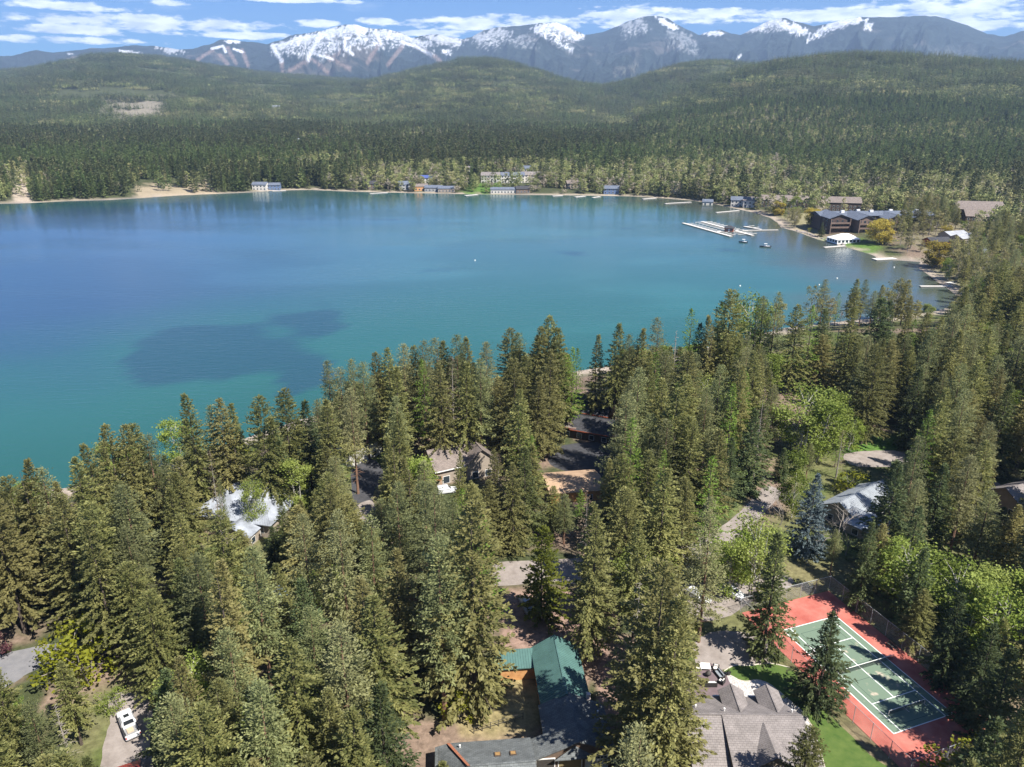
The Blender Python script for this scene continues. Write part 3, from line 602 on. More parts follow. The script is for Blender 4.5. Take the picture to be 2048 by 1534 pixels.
def vent(par, x, y, z):
    MB().tube([(x, y, z), (x, y, z + .55)], .09, 8).tube([(x, y, z + .5), (x, y, z + .62)], .13, 8).build('vent_pipe', white_trim, par)
def seams(par, a, b, c, d, n, m):
    """standing seams on a metal roof plane, from edge a-b to edge d-c"""
    a, b, c, d = (Vector(q) for q in (a, b, c, d)); mb = MB(); nr = (b - a).cross(d - a).normalized(); nr = nr if nr.z > 0 else -nr; t = (b - a).normalized() * .03
    for i in range(n + 1):
        p = a.lerp(b, i / n); q = d.lerp(c, i / n); mb.add([p - t, p + t, q + t, q - t, p - t + nr * .05, p + t + nr * .05, q + t + nr * .05, q - t + nr * .05], [(4, 5, 6, 7), (0, 1, 5, 4), (1, 2, 6, 5), (2, 3, 7, 6), (3, 0, 4, 7)])
    tag(mb.build('standing_seams', m, par), kind='stuff')

# ---- long house with the green metal roof, grey shingled garage block and west wing
def green_house():
    o = empty('green_roofed_house', (7.7, 86, G), math.radians(5.2), 'long house with green metal gable roof and grey shingled garage in front', 'house')
    # green part: ridge along y
    gable_parts(o, 0, 6.3, math.pi / 2, 12.0, 6.6, -.4, 3.55, 2.0, cedar, green_metal, over=.35, nwin=3)
    for s in (-1, 1): seams(o, (0, .0, 5.32), (0, 12.6, 5.32), (s * 3.65, 12.6, 3.11), (s * 3.65, 0, 3.11), 30, green_metal)
    # low green wing to the left, roof falling to the yard
    wall_ring(o, [(-8.6, 9.3), (-3.3, 9.3), (-3.3, 12.0), (-8.6, 12.0)], -.4, 2.45, cedar, 'wing_wall')
    MB().slab([(-9.0, 12.3, 3.35), (-3.4, 12.3, 3.35), (-3.4, 8.9, 2.5), (-9.0, 8.9, 2.5)], .14).build('wing_roof', green_metal, o); seams(o, (-9, 12.3, 3.35), (-3.4, 12.3, 3.35), (-3.4, 8.9, 2.5), (-9, 8.9, 2.5), 14, green_metal)
    # grey block: ridge along y, garage front to the south
    zr = lambda x: 5.25 - .44 * abs(x - .3)
    MB().slab([(.3, .28, zr(.3)), (.3, -8.6, zr(.3)), (-5.8, -8.6, zr(-5.8)), (-5.8, -5.0, zr(-5.8)), (-4.0, -5.0, zr(-4)), (-4.0, .28, zr(-4))], .18).build('roof_slope', sh_grey, o)
    MB().slab([(.3, .28, zr(.3)), (5.2, .0, zr(5.2)), (5.4, -8.6, zr(5.4)), (.3, -8.6, zr(.3))], .18).build('roof_slope', sh_grey, o)
    MB().slab([(.16, .2, zr(.3) + .03), (.44, .2, zr(.3) + .03), (.44, -8.6, zr(.3) + .03), (.16, -8.6, zr(.3) + .03)], .06).build('ridge_cap', sh_grey, o)
    MB().prism([(-5.6, -.4), (4.8, -.4), (4.8, 2.95), (.3, 5.0), (-5.0, 2.72), (-5.6, 2.4)], -8.2, -8.05, brown_side).build('garage_front', brown_side, o)
    wall_ring(o, [(-3.6, -8.1), (4.8, -8.1), (4.8, -.2), (-3.6, -.2)], -.4, 2.7, brown_side)
    MB().slab([(-.2, -8.2, 4.2), (2.6, -9.2, 3.0), (-3.0, -9.2, 3.0)], .14).build('porch_gable', sh_grey, o)
    for x0, x1, m, nm in ((1.3, 4.2, white_trim, 'garage_door'), (-2.3, .7, mat('tan_garage_door', (.25, .20, .10), .7, .15), 'garage_door'), (-5.3, -2.9, dark_trim, 'doorway')):  # doorway is a dark panel: the open bay's shade put into its colour
        d = MB().box(x0, x1, -8.30, -8.22, -.02, 2.35).build(nm, m, o)
        fr = MB().box(x0 - .12, x0, -8.33, -8.21, -.02, 2.47).box(x1, x1 + .12, -8.33, -8.21, -.02, 2.47).box(x0, x1, -8.33, -8.21, 2.35, 2.47).build('door_frame', white_trim, d)
        if m is white_trim:
            for i in range(6): MB().box(x0 + .12 + i * .46, x0 + .47 + i * .46, -8.335, -8.305, 1.92, 2.2).build('pane', glass, d)
            for i in range(1, 4): MB().box(x0, x1, -8.312, -8.302, i * .57 - .015, i * .57 + .015).build('panel_joint', grey_side, d)
    chimney(o, 3.1, .1, 3.2, 5.0, mat('pale_brick', (.55, .46, .42), .9, .2, 6), .55)
    # west wing: ridge along x
    zs = lambda y: 5.1 - .36 * abs(y + 11.0)
    for s, y1 in ((1, -5.0), (-1, -17.0)): MB().slab([(-16.5 if s > 0 else -15.6, y1, zs(y1)), (-5.7, y1, zs(y1)), (-5.7, -11, 5.1), (-14.0, -11, 5.1)], .18).build('roof_slope', sh_grey, o)
    MB().slab([(-16.5, -5, zs(-5)), (-14.0, -11, 5.1), (-15.6, -17, zs(-17)), (-18.5, -17, 2.4), (-18.5, -5, 2.4)], .18).build('hip_slope', sh_grey, o)
    MB().slab([(-14.0, -10.86, 5.14), (-5.7, -10.86, 5.14), (-5.7, -11.14, 5.14), (-14.0, -11.14, 5.14)], .06).build('ridge_cap', sh_grey, o)
    MB().add([(-16.5, -5.0, zs(-5) + .02), (-14.0, -11, 5.13), (-14.35, -11, 5.13), (-16.95, -5, zs(-5) + .02)], [(0, 1, 2, 3)]).build('rust_flashing', mat('rust_flashing', (.34, .13, .07), .85, .25, 3), o)
    wall_ring(o, [(-18, -16.5), (-6.0, -16.5), (-6.0, -5.5), (-18, -5.5)], -.4, 2.6, brown_side)
    for x in (-10.4, -8.4):
        for y in (-8.8, -13.2):
            s = .36 if y > -11 else -.36; z = zs(y); f = MB().add([(x - .42, y - .5, zs(y - .5) + .02), (x + .42, y - .5, zs(y - .5) + .02), (x + .42, y + .5, zs(y + .5) + .02), (x - .42, y + .5, zs(y + .5) + .02)] + [(x - .42, y - .5, zs(y - .5) + .14), (x + .42, y - .5, zs(y - .5) + .14), (x + .42, y + .5, zs(y + .5) + .14), (x - .42, y + .5, zs(y + .5) + .14)],
                                                         [(4, 5, 6, 7), (0, 1, 5, 4), (1, 2, 6, 5), (2, 3, 7, 6), (3, 0, 4, 7)]).build('skylight', mat('skylight_frame', (.10, .07, .05), .7, .2), o)
            MB().add([(x - .30, y - .38, zs(y - .38) + .165), (x + .30, y - .38, zs(y - .38) + .165), (x + .30, y + .38, zs(y + .38) + .165), (x - .30, y + .38, zs(y + .38) + .165)], [(0, 1, 2, 3)]).build('pane', mat('amber_skylight', (.40, .24, .10), .2, .2, spec=.6), f)
    vent(o, -15.2, -6.4, 3.3); vent(o, 4.0, -2.2, 3.4)
green_house()
def yard_fence():
    a, b = P(948, 1467, G), P(1046, 1438, G); o = empty('rail_fence', a, 0, 'black rail fence along the dry yard behind the grey roof', 'fence'); d = b - a; n = 6
    for i in range(n + 1): q = d * (i / n); MB().box(q.x - .05, q.x + .05, q.y - .05, q.y + .05, -.2, 1.15).build('post', dark_trim, o)
    for z in (.5, 1.05): MB().tube([(0, 0, z), (d.x, d.y, z)], .035, 5).build('rail', dark_trim, o)
yard_fence()

# ---- house with grey-brown shingles and dormers at the bottom edge
def dormer_house():
    o = empty('dormer_house', (33, 81, G), math.radians(-1), 'wide house with grey-brown shingled roof and small gabled dormers by the lawn', 'house')
    zn = lambda y: 6.5 - .42 * (y + .2); zw = lambda y: 6.5 + .40 * (y + .2); ze = lambda y: 6.62 + .27 * (y + .2)
    MB().slab([(-10, 6.1, zn(6.1)), (1.9, 6.1, zn(6.1)), (4.6, 3.9, zn(3.9)), (5.6, -.2, 6.5), (-10, -.2, 6.5)], .2).build('roof_slope', sh_taupe, o)
    MB().slab([(-10, -.2, 6.5), (-5.05, -.2, 6.5), (-5.05, -12, zw(-12)), (-10, -12, zw(-12))], .2).build('roof_slope', sh_taupe, o)
    MB().slab([(-5.05, -.3, ze(-.3)), (5.6, -.3, ze(-.3)), (7.0, -12, ze(-12)), (-5.05, -12, ze(-12))], .24).build('roof_slope', sh_taupe, o)
    MB().slab([(-10, -.05, 6.54), (5.6, -.05, 6.54), (5.6, -.4, 6.62), (-10, -.4, 6.62)], .1).build('ridge_cap', sh_taupe, o)
    MB().add([(-5.06, -.3, ze(-.3) - .2), (-5.06, -12, ze(-12) - .2), (-5.06, -12, zw(-12) - .1), (-5.06, -.3, zw(-.3) - .1)], [(0, 1, 2, 3)]).build('step_wall', dark_trim, o)
    wall_ring(o, [(-9.6, -12), (6.2, -12), (5.0, 3.5), (1.6, 5.7), (-9.6, 5.7)], -.4, 3.75, tan_side)
    MB().slab([(-4.6, 5.95, 4.0), (2.1, 5.95, 4.0), (2.1, 6.2, 3.95), (-4.6, 6.2, 3.95)], .12).build('gutter', white_trim, o)
    for cx in (-2.25, 2.75):
        zr_ = 6.2; f = MB().prism([(cx - 1.4, 3.2), (cx + 1.4, 3.2), (cx + 1.4, 5.2), (cx, zr_ - .12), (cx - 1.4, 5.2)], 5.55, .9).build('dormer_wall', tan_side, o)
        for s in (-1, 1): MB().slab([(cx, 5.95, zr_), (cx, .5, zr_), (cx + s * 1.75, 2.2, 5.06), (cx + s * 1.75, 5.95, 5.06)], .13).build('dormer_roof', sh_taupe, f)
        MB().slab([(cx - .1, 5.97, zr_ + .02), (cx + .1, 5.97, zr_ + .02), (cx + .1, .5, zr_ + .02), (cx - .1, .5, zr_ + .02)], .05).build('ridge_cap', sh_taupe, f)
        window(f, (cx, 5.56, 4.2), (0, 1), 1.3, .9)
    # hipped dormer on the near slope
    f = MB().prism([(-1.9, 2.0), (2.3, 2.0), (2.3, 4.9), (.2, 6.3), (-1.9, 4.9)], -7.0, -6.8).build('dormer_wall', tan_side, o)
    for s, x in ((-1, -2.1), (1, 2.5)): MB().slab([(.2, -1.4, 6.42), (.2, -7.4, 6.55), (x, -7.4, 4.95), (x, -4.2, 4.95)], .14).build('dormer_roof', sh_taupe, f)
    vent(o, -4.4, .9, 5.9); vent(o, 4.6, .7, 6.0); vent(o, -8.0, 2.0, 5.4)
dormer_house()

# ---- houses among the trees
def silver_house():
    o = empty('silver_roofed_house', (-55.3, 144.6, G), math.radians(-14), 'large house with bright silver metal hip roof among firs near the lake', 'house')
    l, w2, zt, zr = 9.4, 8.4, 3.4, 7.6
    wall_ring(o, [(-8.6, -7.6), (8.6, -7.6), (8.6, 7.6), (-8.6, 7.6)], -.5, zt, tan_side)
    R1, R2 = (-2.6, .6, zr), (2.2, .6, zr); A, B, C_, D = (-l, -w2, zt), (l, -w2, zt), (l, w2, zt), (-l, w2, zt)
    for nm, pl in (('roof_slope', [A, B, R2, R1]), ('roof_slope', [C_, D, R1, R2]), ('roof_slope', [B, C_, R2]), ('roof_slope', [D, A, R1])): MB().slab(pl, .15).build(nm, silver_metal, o)
    seams(o, R1, R2, B, A, 34, silver_metal); seams(o, R1, R1, A, D, 22, silver_metal); seams(o, R2, R2, B, C_, 22, silver_metal)
    gable_parts(o, 3.5, -8.8, math.pi / 2, 6.5, 6.0, -.5, 3.2, 1.6, tan_side, silver_metal, over=.5)
    chimney(o, -3.5, 3.6, 4.5, 8.3, stone_wall, 1.0)
    for x in (-5, -1.6, 6.4): window(o, (x, -7.6, 1.7), (0, -1), 1.6, 1.3)
silver_house()
def stone_house():
    o = empty('stone_house', (-38.5, 173.0, G), math.radians(52), 'pale stone-walled house with mossy green roof beside the curving dark drive', 'house')
    gable_parts(o, 0, 0, 0, 10.5, 7, -.5, 4.6, 1.4, stone_wall, sh_moss, over=.4, nwin=2)
    MB().box(-5.3, 5.3, -3.62, -3.52, 3.6, 3.8).build('wall_cap', white_trim, o)
stone_house()
def brown_house():
    o = empty('brown_gabled_house', (-12.6, 164.2, G), 0, 'brown house with two crossing shingled gables in a forest clearing', 'house')
    gable_parts(o, -2.4, -.6, math.radians(28), 9.6, 8.6, -.5, 4.6, 3.0, tan_side, sh_brown, over=.6, trim=white_trim, nwin=2, wsize=(1.5, 1.7))
    gable_parts(o, 3.8, 1.8, math.radians(112), 9.4, 7.2, -.5, 4.8, 3.1, tan_side, sh_brown, over=.55, trim=white_trim, nwin=2, wsize=(1.4, 1.5))
    chimney(o, 1.2, 1.6, 6.5, 8.8, stone_wall, .8)
    MB().box(-7.4, -3.4, -7.6, -5.2, 1.9, 2.1).build('deck', cedar, o)
    for x in (-7.2, -3.6): MB().box(x - .09, x + .09, -7.55, -7.37, -.4, 1.9).build('deck_post', cedar, o)
    MB().box(-7.4, -3.4, -7.6, -7.54, 2.1, 3.0).build('railing', dark_trim, o)
brown_house()
house('tan_roofed_garage', 'low garage with flat tan-orange roof between pines by dark forecourt', 13.6, 154.6, G, math.radians(9), 11.5, 9.0, 2.7, .9, cedar, sh_tan, cat='garage', over=.6, nwin=2)
def lodge():
    o = empty('dark_lodge', (15.5, 190, G), 0, 'big dark-roofed lodge with red-brown gable trim half hidden by firs', 'house')
    gable_parts(o, 6.0, 3.5, math.radians(-24), 11, 9, -.5, 6.0, 2.6, dark_side, sh_dark, over=.9, trim=redwood, nwin=3)
    gable_parts(o, 6.5, -4.8, math.radians(-24), 10, 7, -.5, 3.6, 2.2, dark_side, sh_dark, over=.8, trim=redwood, nwin=3)
    gable_parts(o, -9.0, 1.5, math.radians(66), 11, 9, -.5, 5.2, 2.8, dark_side, sh_brown, over=.8, trim=redwood, nwin=2)
    gable_parts(o, -1.5, -1.5, math.radians(-24), 8, 6.5, -.5, 3.6, 1.7, dark_side, sh_brown, over=.5, trim=redwood, nwin=2)
    chimney(o, -4, 3, 6, 10.4, stone_wall, 1.1)
lodge()
def grey_house():
    o = empty('grey_metal_house', (74.5, 142.5, G), math.radians(36), 'house with pale grey metal roof partly hidden by dark spruces', 'house')
    gable_parts(o, 1.0, 2.2, 0, 15, 8.4, -.5, 3.4, 2.4, tan_side, grey_metal, over=.6, nwin=4); gable_parts(o, -4.4, -4.4, math.pi / 2, 8, 7, -.5, 3.0, 1.7, tan_side, grey_metal, over=.5, nwin=2)
    seams(o, (-7.1, 2.2, 5.98), (9.1, 2.2, 5.98), (9.1, -2.6, 3.24), (-7.1, -2.6, 3.24), 36, grey_metal)
grey_house()
_p = P(2022, 985, G + 3.5); house('hillside_house', 'grey-brown shingled house cut off by the right edge among spruces', _p.x + 3.5, _p.y, G, math.radians(20), 13, 9, 3.2, 2.6, tan_side, sh_taupe, over=.6, nwin=4)
house('red_roofed_shed', 'small shed with bright red metal roof at the bottom edge below the pickup', -50.4, 74.0, G, math.radians(26), 5.5, 4.0, 2.3, 1.0, brown_side, red_metal, cat='shed', over=.35, nwin=1)
_p = P(535, 1205, G + 3); house('blue_roofed_cabin', 'small blue-grey roofed cabin glimpsed between dense firs', _p.x, _p.y, G, math.radians(70), 7, 5, 2.5, 1.4, brown_side, mat('blue_grey_metal_roof', (.20, .27, .33), .45, .12, .8), cat='cabin', over=.4, nwin=1)
# ------------------------------------------------------------------ tennis court
def court():
    o = empty('tennis_court', (53.47, 84.03, G), math.radians(19.94), 'green tennis court with red surround, white lines and peeling beige patches', 'tennis court')
    L_, W_ = 23.77, 10.97
    red = mat('red_court_paint', (.34, .080, .060), .85, scale=.3, c2=(.47, .17, .13), bump=.1); red2 = red
    green = mat('green_court_paint', (.135, .190, .135), .85, scale=.45, c2=(.42, .36, .28), thr=(.60, .68)); green.node_tree.nodes['Noise Texture'].inputs['Roughness'].default_value = .5
    line = mat('court_line_paint', (.78, .78, .75), .8, .06, 3); dline = mat('dark_line_paint', (.03, .06, .05), .9, .2)
    def sh(name, x0, x1, y0, y1, z, m, par=o): return MB().box(x0, x1, y0, y1, z - .04, z).build(name, m, par)
    sh('surround', -3.7, W_ + 3.9, -6.2, L_ + 6.3, .062, red); sh('playing_surface', 0, W_, 0, L_, .068, green)
    def ln(x0, x1, y0, y1, m=line, z=.073): MB().box(x0, x1, y0, y1, z - .02, z).build('line', m, o)
    t = .07
    for x in (0, W_): ln(x - t, x + t, -t, L_ + t)
    for x in (1.37, W_ - 1.37): ln(x - t, x + t, t, L_ - t, z=.0735)
    for y in (0, L_): ln(t, W_ - t, y - t, y + t, z=.0745)
    for y in (5.485, L_ - 5.485): ln(1.37 + t, W_ - 1.37 - t, y - t, y + t, z=.0745)
    ln(W_ / 2 - t, W_ / 2 + t, 5.485 + t, L_ - 5.485 - t, z=.0742)
    for y0 in (1.0, 13.0):
        for a in ((2.2, 8.6, y0, y0 + .06), (2.2, 8.6, y0 + 9.0, y0 + 9.06), (2.2, 2.26, y0, y0 + 9), (8.54, 8.6, y0, y0 + 9)): ln(*a, m=dline, z=.0715)
    steel = mat('net_post_steel', (.10, .14, .12), .5, .2); netm = bpy.data.materials.new('net_mesh'); netm.use_nodes = True
    nt = netm.node_tree; b = nt.nodes['Principled BSDF']; b.inputs['Base Color'].default_value = (.03, .035, .035, 1); tr = nt.nodes.new('ShaderNodeBsdfTransparent'); mx = nt.nodes.new('ShaderNodeMixShader')
    ck = nt.nodes.new('ShaderNodeTexBrick'); ck.inputs['Scale'].default_value = 1; ck.inputs['Brick Width'].default_value = .08; ck.inputs['Row Height'].default_value = .08; ck.inputs['Mortar Size'].default_value = .006; ck.offset = 0
    tc = nt.nodes.new('ShaderNodeTexCoord'); sx = nt.nodes.new('ShaderNodeSeparateXYZ'); cx = nt.nodes.new('ShaderNodeCombineXYZ'); nt.links.new(tc.outputs['Object'], sx.inputs[0]); ad = nt.nodes.new('ShaderNodeMath'); nt.links.new(sx.outputs[0], ad.inputs[0]); nt.links.new(sx.outputs[1], ad.inputs[1])
    nt.links.new(ad.outputs[0], cx.inputs[0]); nt.links.new(sx.outputs[2], cx.inputs[1]); nt.links.new(cx.outputs[0], ck.inputs['Vector'])
    nt.links.new(ck.outputs['Fac'], mx.inputs[0]); nt.links.new(tr.outputs[0], mx.inputs[1]); nt.links.new(b.outputs[0], mx.inputs[2]); nt.links.new(mx.outputs[0], nt.nodes['Material Output'].inputs[0]); MATS['net_mesh'] = netm
    def net(name, label, x0, x1, y, hgt, feet):
        wp = o.matrix_basis @ Vector((x0, y, .07)); q = empty(name, wp, math.radians(19.94), label, 'net'); w_ = x1 - x0
        for x in (0, w_): MB().tube([(x, 0, 0), (x, 0, hgt + .05)], .05, 8).build('post', steel if not feet else white_trim, q)
        MB().box(0, w_, -.012, .012, .12, hgt - .06).build('mesh', netm, q); MB().box(0, w_, -.03, .03, hgt - .06, hgt + .02).build('headband', line, q)
        if feet:
            for x in (0, w_ / 2, w_): MB().box(x - .03, x + .03, -.5, .5, 0, .05).build('foot', white_trim, q)
            MB().tube([(w_ / 2, 0, 0), (w_ / 2, 0, hgt)], .03, 6).build('middle_post', white_trim, q)
    net('tennis_net', 'long dark tennis net with white band across the court middle', -.6, W_ + .6, L_ / 2, 1.0, False)
    net('portable_net', 'small portable white-framed net near the bottom end of the court', 1.9, 8.6, 2.9, .9, True)
    # chain-link fence, open at the house side corner
    f = empty('court_fence', (53.47, 84.03, G), math.radians(19.94), 'tall wire mesh fence with steel posts round the tennis court', 'fence'); galv = mat('galvanised_steel', (.38, .40, .41), .5, .15, 2); wire = netm.copy(); wire.name = 'chain_link'; MATS['chain_link'] = wire
    wire.node_tree.nodes['Principled BSDF'].inputs['Base Color'].default_value = (.30, .32, .33, 1); wire.node_tree.nodes['Brick Texture'].inputs['Mortar Size'].default_value = .0035; wire.node_tree.nodes['Brick Texture'].inputs['Brick Width'].default_value = .06; wire.node_tree.nodes['Brick Texture'].inputs['Row Height'].default_value = .06
    X0, X1, Y0, Y1 = -3.9, W_ + 4.1, -6.4, L_ + 6.5
    for (ax, ay, bx, by) in ((X0, Y1, X1, Y1), (X1, Y1, X1, Y0), (X1, Y0, X0, Y0), (X0, Y0, X0, Y1)):
        d = math.hypot(bx - ax, by - ay); n = max(2, round(d / 3.3))
        for i in range(n): MB().tube([(ax + (bx - ax) * i / n, ay + (by - ay) * i / n, -.1), (ax + (bx - ax) * i / n, ay + (by - ay) * i / n, 3.05)], .045, 6).build('post', galv, f)
        MB().tube([(ax, ay, 3.0), (bx, by, 3.0)], .03, 5).build('top_rail', galv, f)
        for i in range(n):
            p, q = (ax + (bx - ax) * i / n, ay + (by - ay) * i / n), (ax + (bx - ax) * (i + 1) / n, ay + (by - ay) * (i + 1) / n); MB().add([(*p, .08), (*q, .08), (*q, 2.98), (*p, 2.98)], [(0, 1, 2, 3)]).build('mesh_panel', wire, f)
    # bench by the far sideline and a chair in the near corner
    def bench(x, y, rz, label, name, m, w_):
        wp = o.matrix_basis @ Vector((x, y, .062)); q = empty(name, wp, math.radians(19.94) + rz, label, 'bench' if name == 'bench' else 'chair')
        MB().box(-w_ / 2, w_ / 2, -.22, .22, .42, .48).build('seat', m, q); MB().box(-w_ / 2, w_ / 2, .2, .25, .5, .9).build('backrest', m, q)
        for sx_ in (-1, 1):
            for sy in (-.18, .18): MB().box(sx_ * (w_ / 2 - .08) - .03, sx_ * (w_ / 2 - .08) + .03, sy - .03, sy + .03, 0, .42).build('leg', dark_trim, q)
    bench(W_ + 2.6, 14.2, math.radians(-90), 'dark bench on the shaded red strip beside the court', 'bench', dark_trim, 1.8); bench(W_ + 2.9, -2.2, math.radians(200), 'white chair on the red surround at the near right corner', 'chair', white_trim, .7)
court()

# ------------------------------------------------------------------ patio
def patio():
    pav = mat('mauve_pavers', (.125, .090, .095), .9, scale=1.2, c2=(.165, .125, .13), bump=.2)
    sheet('patio', [(1382, 1340), (1405, 1326), (1430, 1330), (1448, 1345), (1462, 1372), (1460, 1392), (1420, 1396), (1385, 1396), (1370, 1370)], .05, pav, jit=.05)
    frame = mat('black_wicker', (.03, .028, .027), .7, .3, 6); cush = mat('white_cushion', (.70, .67, .62), .9, .06, 4); grey = mat('grey_cushion', (.22, .24, .26), .9, .1, 4); white = cush
    def seat(name, label, cat, u, v, rz, w_, d_, back=True, arms=True, mc=cush, group=None):
        p = P(u, v, G + .05); o = empty(name, p, math.radians(rz), label, cat, group)
        MB().box(-w_ / 2, w_ / 2, -d_ / 2, d_ / 2, .06, .32).build('frame', frame, o, bevel=.02)
        for sx in (-1, 1):
            for sy in (-1, 1): MB().box(sx * (w_ / 2 - .06) - .03, sx * (w_ / 2 - .06) + .03, sy * (d_ / 2 - .06) - .03, sy * (d_ / 2 - .06) + .03, 0, .07).build('leg', frame, o)
        n = max(1, round(w_ / .75)); iw = w_ - (.28 if arms else .06)
        for i in range(n): MB().box(-iw / 2 + iw * i / n + .015, -iw / 2 + iw * (i + 1) / n - .015, -d_ / 2 + .02, d_ / 2 - .18, .33, .47).build('seat_cushion', mc, o, bevel=.035)
        if back:
            MB().box(-w_ / 2, w_ / 2, d_ / 2 - .12, d_ / 2, .32, .78).build('backrest', frame, o, bevel=.02)
            for i in range(n): MB().box(-iw / 2 + iw * i / n + .015, -iw / 2 + iw * (i + 1) / n - .015, d_ / 2 - .28, d_ / 2 - .125, .48, .82).build('back_cushion', mc, o, bevel=.04)
        if arms:
            for s in (-1, 1): MB().box(s * (w_ / 2) - (.13 if s > 0 else 0), s * (w_ / 2) + (.13 if s < 0 else 0), -d_ / 2, d_ / 2 - .121, .32, .6).build('armrest', frame, o, bevel=.02)
    seat('patio_sofa', 'black sofa with white cushions on the near side of the patio', 'sofa', 1420, 1371, 180, 2.0, .85); seat('patio_sofa', 'dark sofa with grey cushions on the right of the patio', 'sofa', 1439, 1352, -72, 1.9, .85, mc=grey)
    seat('patio_chair', 'patio chair with white cushions beside the grey sofa at top right', 'chair', 1431, 1339, -25, .95, .85); seat('patio_chair', 'patio chair with pale cushions between the two sofas', 'chair', 1443, 1366, -130, .95, .85); seat('patio_chair', 'patio chair with white cushions at the left end of the white sofa', 'chair', 1398, 1367, 140, .9, .85); seat('patio_chair', 'pale patio chair nearest the fir at the patio left edge', 'chair', 1394, 1340, 75, .9, .8)
    p = P(1410, 1336, G + .05); o = empty('cushion_table', p, math.radians(-4), 'square white low table at the top of the patio', 'table'); MB().box(-.8, .8, -.7, .7, .38, .46).build('top', cush, o, bevel=.02)
    for sx in (-1, 1):
        for sy in (-1, 1): MB().box(sx * .7 - .04, sx * .7 + .04, sy * .6 - .04, sy * .6 + .04, 0, .38).build('leg', white_trim, o)
    p = P(1416, 1352, G + .05); o = empty('fire_pit', p, .3, 'small dark metal fire pit in the middle of the patio', 'fire pit')
    MB().tube([(0, 0, .25), (0, 0, .32), (0, 0, .52), (0, 0, .54)], [.22, .38, .46, .46], 14).build('bowl', frame, o); MB().tube([(0, 0, .55), (0, 0, .72), (0, 0, .95)], [.42, .34, .08], 14).build('spark_screen', dark_trim, o)
    for k in range(3): a = k * 2.094; MB().tube([(math.cos(a) * .38, math.sin(a) * .38, 0), (math.cos(a) * .3, math.sin(a) * .3, .32)], .025, 5).build('leg', frame, o)
    p = P(1457, 1349, G + .05); o = empty('planter', p, 0, 'dark round planter pot at the patio edge by the lawn tip', 'planter'); MB().tube([(0, 0, 0), (0, 0, .3), (0, 0, .5)], [.22, .34, .36], 12).build('pot', frame, o); r = np.random.default_rng(3); c = r.normal(0, .16, (60, 3)) + [0, 0, .62]; quad = tuft_quads(c, norm(r.normal(0, 1, (60, 3))), np.full(60, .16), np.full(60, .12), r); link('plant', quads_mesh('plant', quad, r.uniform(0, 1, 60), foliage('planter_leaves', (.05, .08, .02), (.1, .14, .04))), o)
patio()
def path_edge(px, name, z=.09):
    pts = [P(u, v, G) for u, v in px]; sm = []
    for i in range(len(pts) - 1):
        p0, p1, p2, p3 = pts[max(i - 1, 0)], pts[i], pts[i + 1], pts[min(i + 2, len(pts) - 1)]
        for q in range(5):
            t = q / 5; sm.append(.5 * ((2 * p1) + (p2 - p0) * t + (2 * p0 - 5 * p1 + 4 * p2 - p3) * t * t + (3 * p1 - p0 - 3 * p2 + p3) * t ** 3))
    sm.append(pts[-1]); MB().tube([(p.x, p.y, G + z - .06) for p in sm], .09, 6).build(name, edging)
    tag(bpy.data.objects[name], kind='structure')
path_edge([(1448, 1342), (1470, 1331), (1500, 1331), (1540, 1327), (1585, 1337)], 'lawn_kerb'); path_edge([(1449, 1344), (1462, 1354), (1490, 1363), (1520, 1361), (1560, 1385), (1600, 1424), (1622, 1450), (1640, 1500), (1652, 1545)], 'pebble_kerb')

# ------------------------------------------------------------------ cars
rubber = mat('tyre_rubber', (.02, .02, .02), .9, .2); alloy = mat('wheel_alloy', (.45, .45, .46), .35, .1, metal=.6); plastic = mat('black_plastic', (.025, .025, .027), .6, .2); lampm = mat('headlight_lens', (.75, .78, .8), .1, .05, spec=.6); redl = mat('tail_light', (.35, .02, .02), .3, .1)
carglass = mat('car_glass', (.02, .024, .028), .05, .1, spec=.7)
def wheel(o, x, y, r=.36, w_=.24):
    s = 1 if y > 0 else -1; t = MB().tube([(x, y - w_ / 2, r), (x, y - w_ / 2 + .04, r), (x, y + w_ / 2 - .04, r), (x, y + w_ / 2, r)], [r * .9, r, r, r * .9], 18).build('wheel', rubber, o); MB().tube([(x, y + s * (w_ / 2 - .02), r), (x, y + s * (w_ / 2 + .012), r)], [r * .62, r * .58], 14).build('rim', alloy, t)
def loft(o, name, secs, m, bevel=.0, smooth=True):
    """cross-sections along x: (x, half width bottom, half width top, z bottom, z top)"""
    b = MB(); vs_ = []
    for x, wb, wt, z0, z1 in secs: vs_ += [(x, -wb, z0), (x, -wb * 1.02, z0 + (z1 - z0) * .45), (x, -wt, z1 - .04), (x, -wt * .9, z1), (x, wt * .9, z1), (x, wt, z1 - .04), (x, wb * 1.02, z0 + (z1 - z0) * .45), (x, wb, z0)]
    k = 8; fs = []
    for i in range(len(secs) - 1):
        for j in range(k): fs.append((i * k + j, i * k + (j + 1) % k, (i + 1) * k + (j + 1) % k, (i + 1) * k + j))
    fs += [tuple(range(k - 1, -1, -1)), tuple((len(secs) - 1) * k + j for j in range(k))]; b.add(vs_, fs); ob = b.build(name, m, o)
    bm = bmesh.new(); bm.from_mesh(ob.data); bmesh.ops.recalc_face_normals(bm, faces=bm.faces); bm.to_mesh(ob.data); bm.free(); return ob
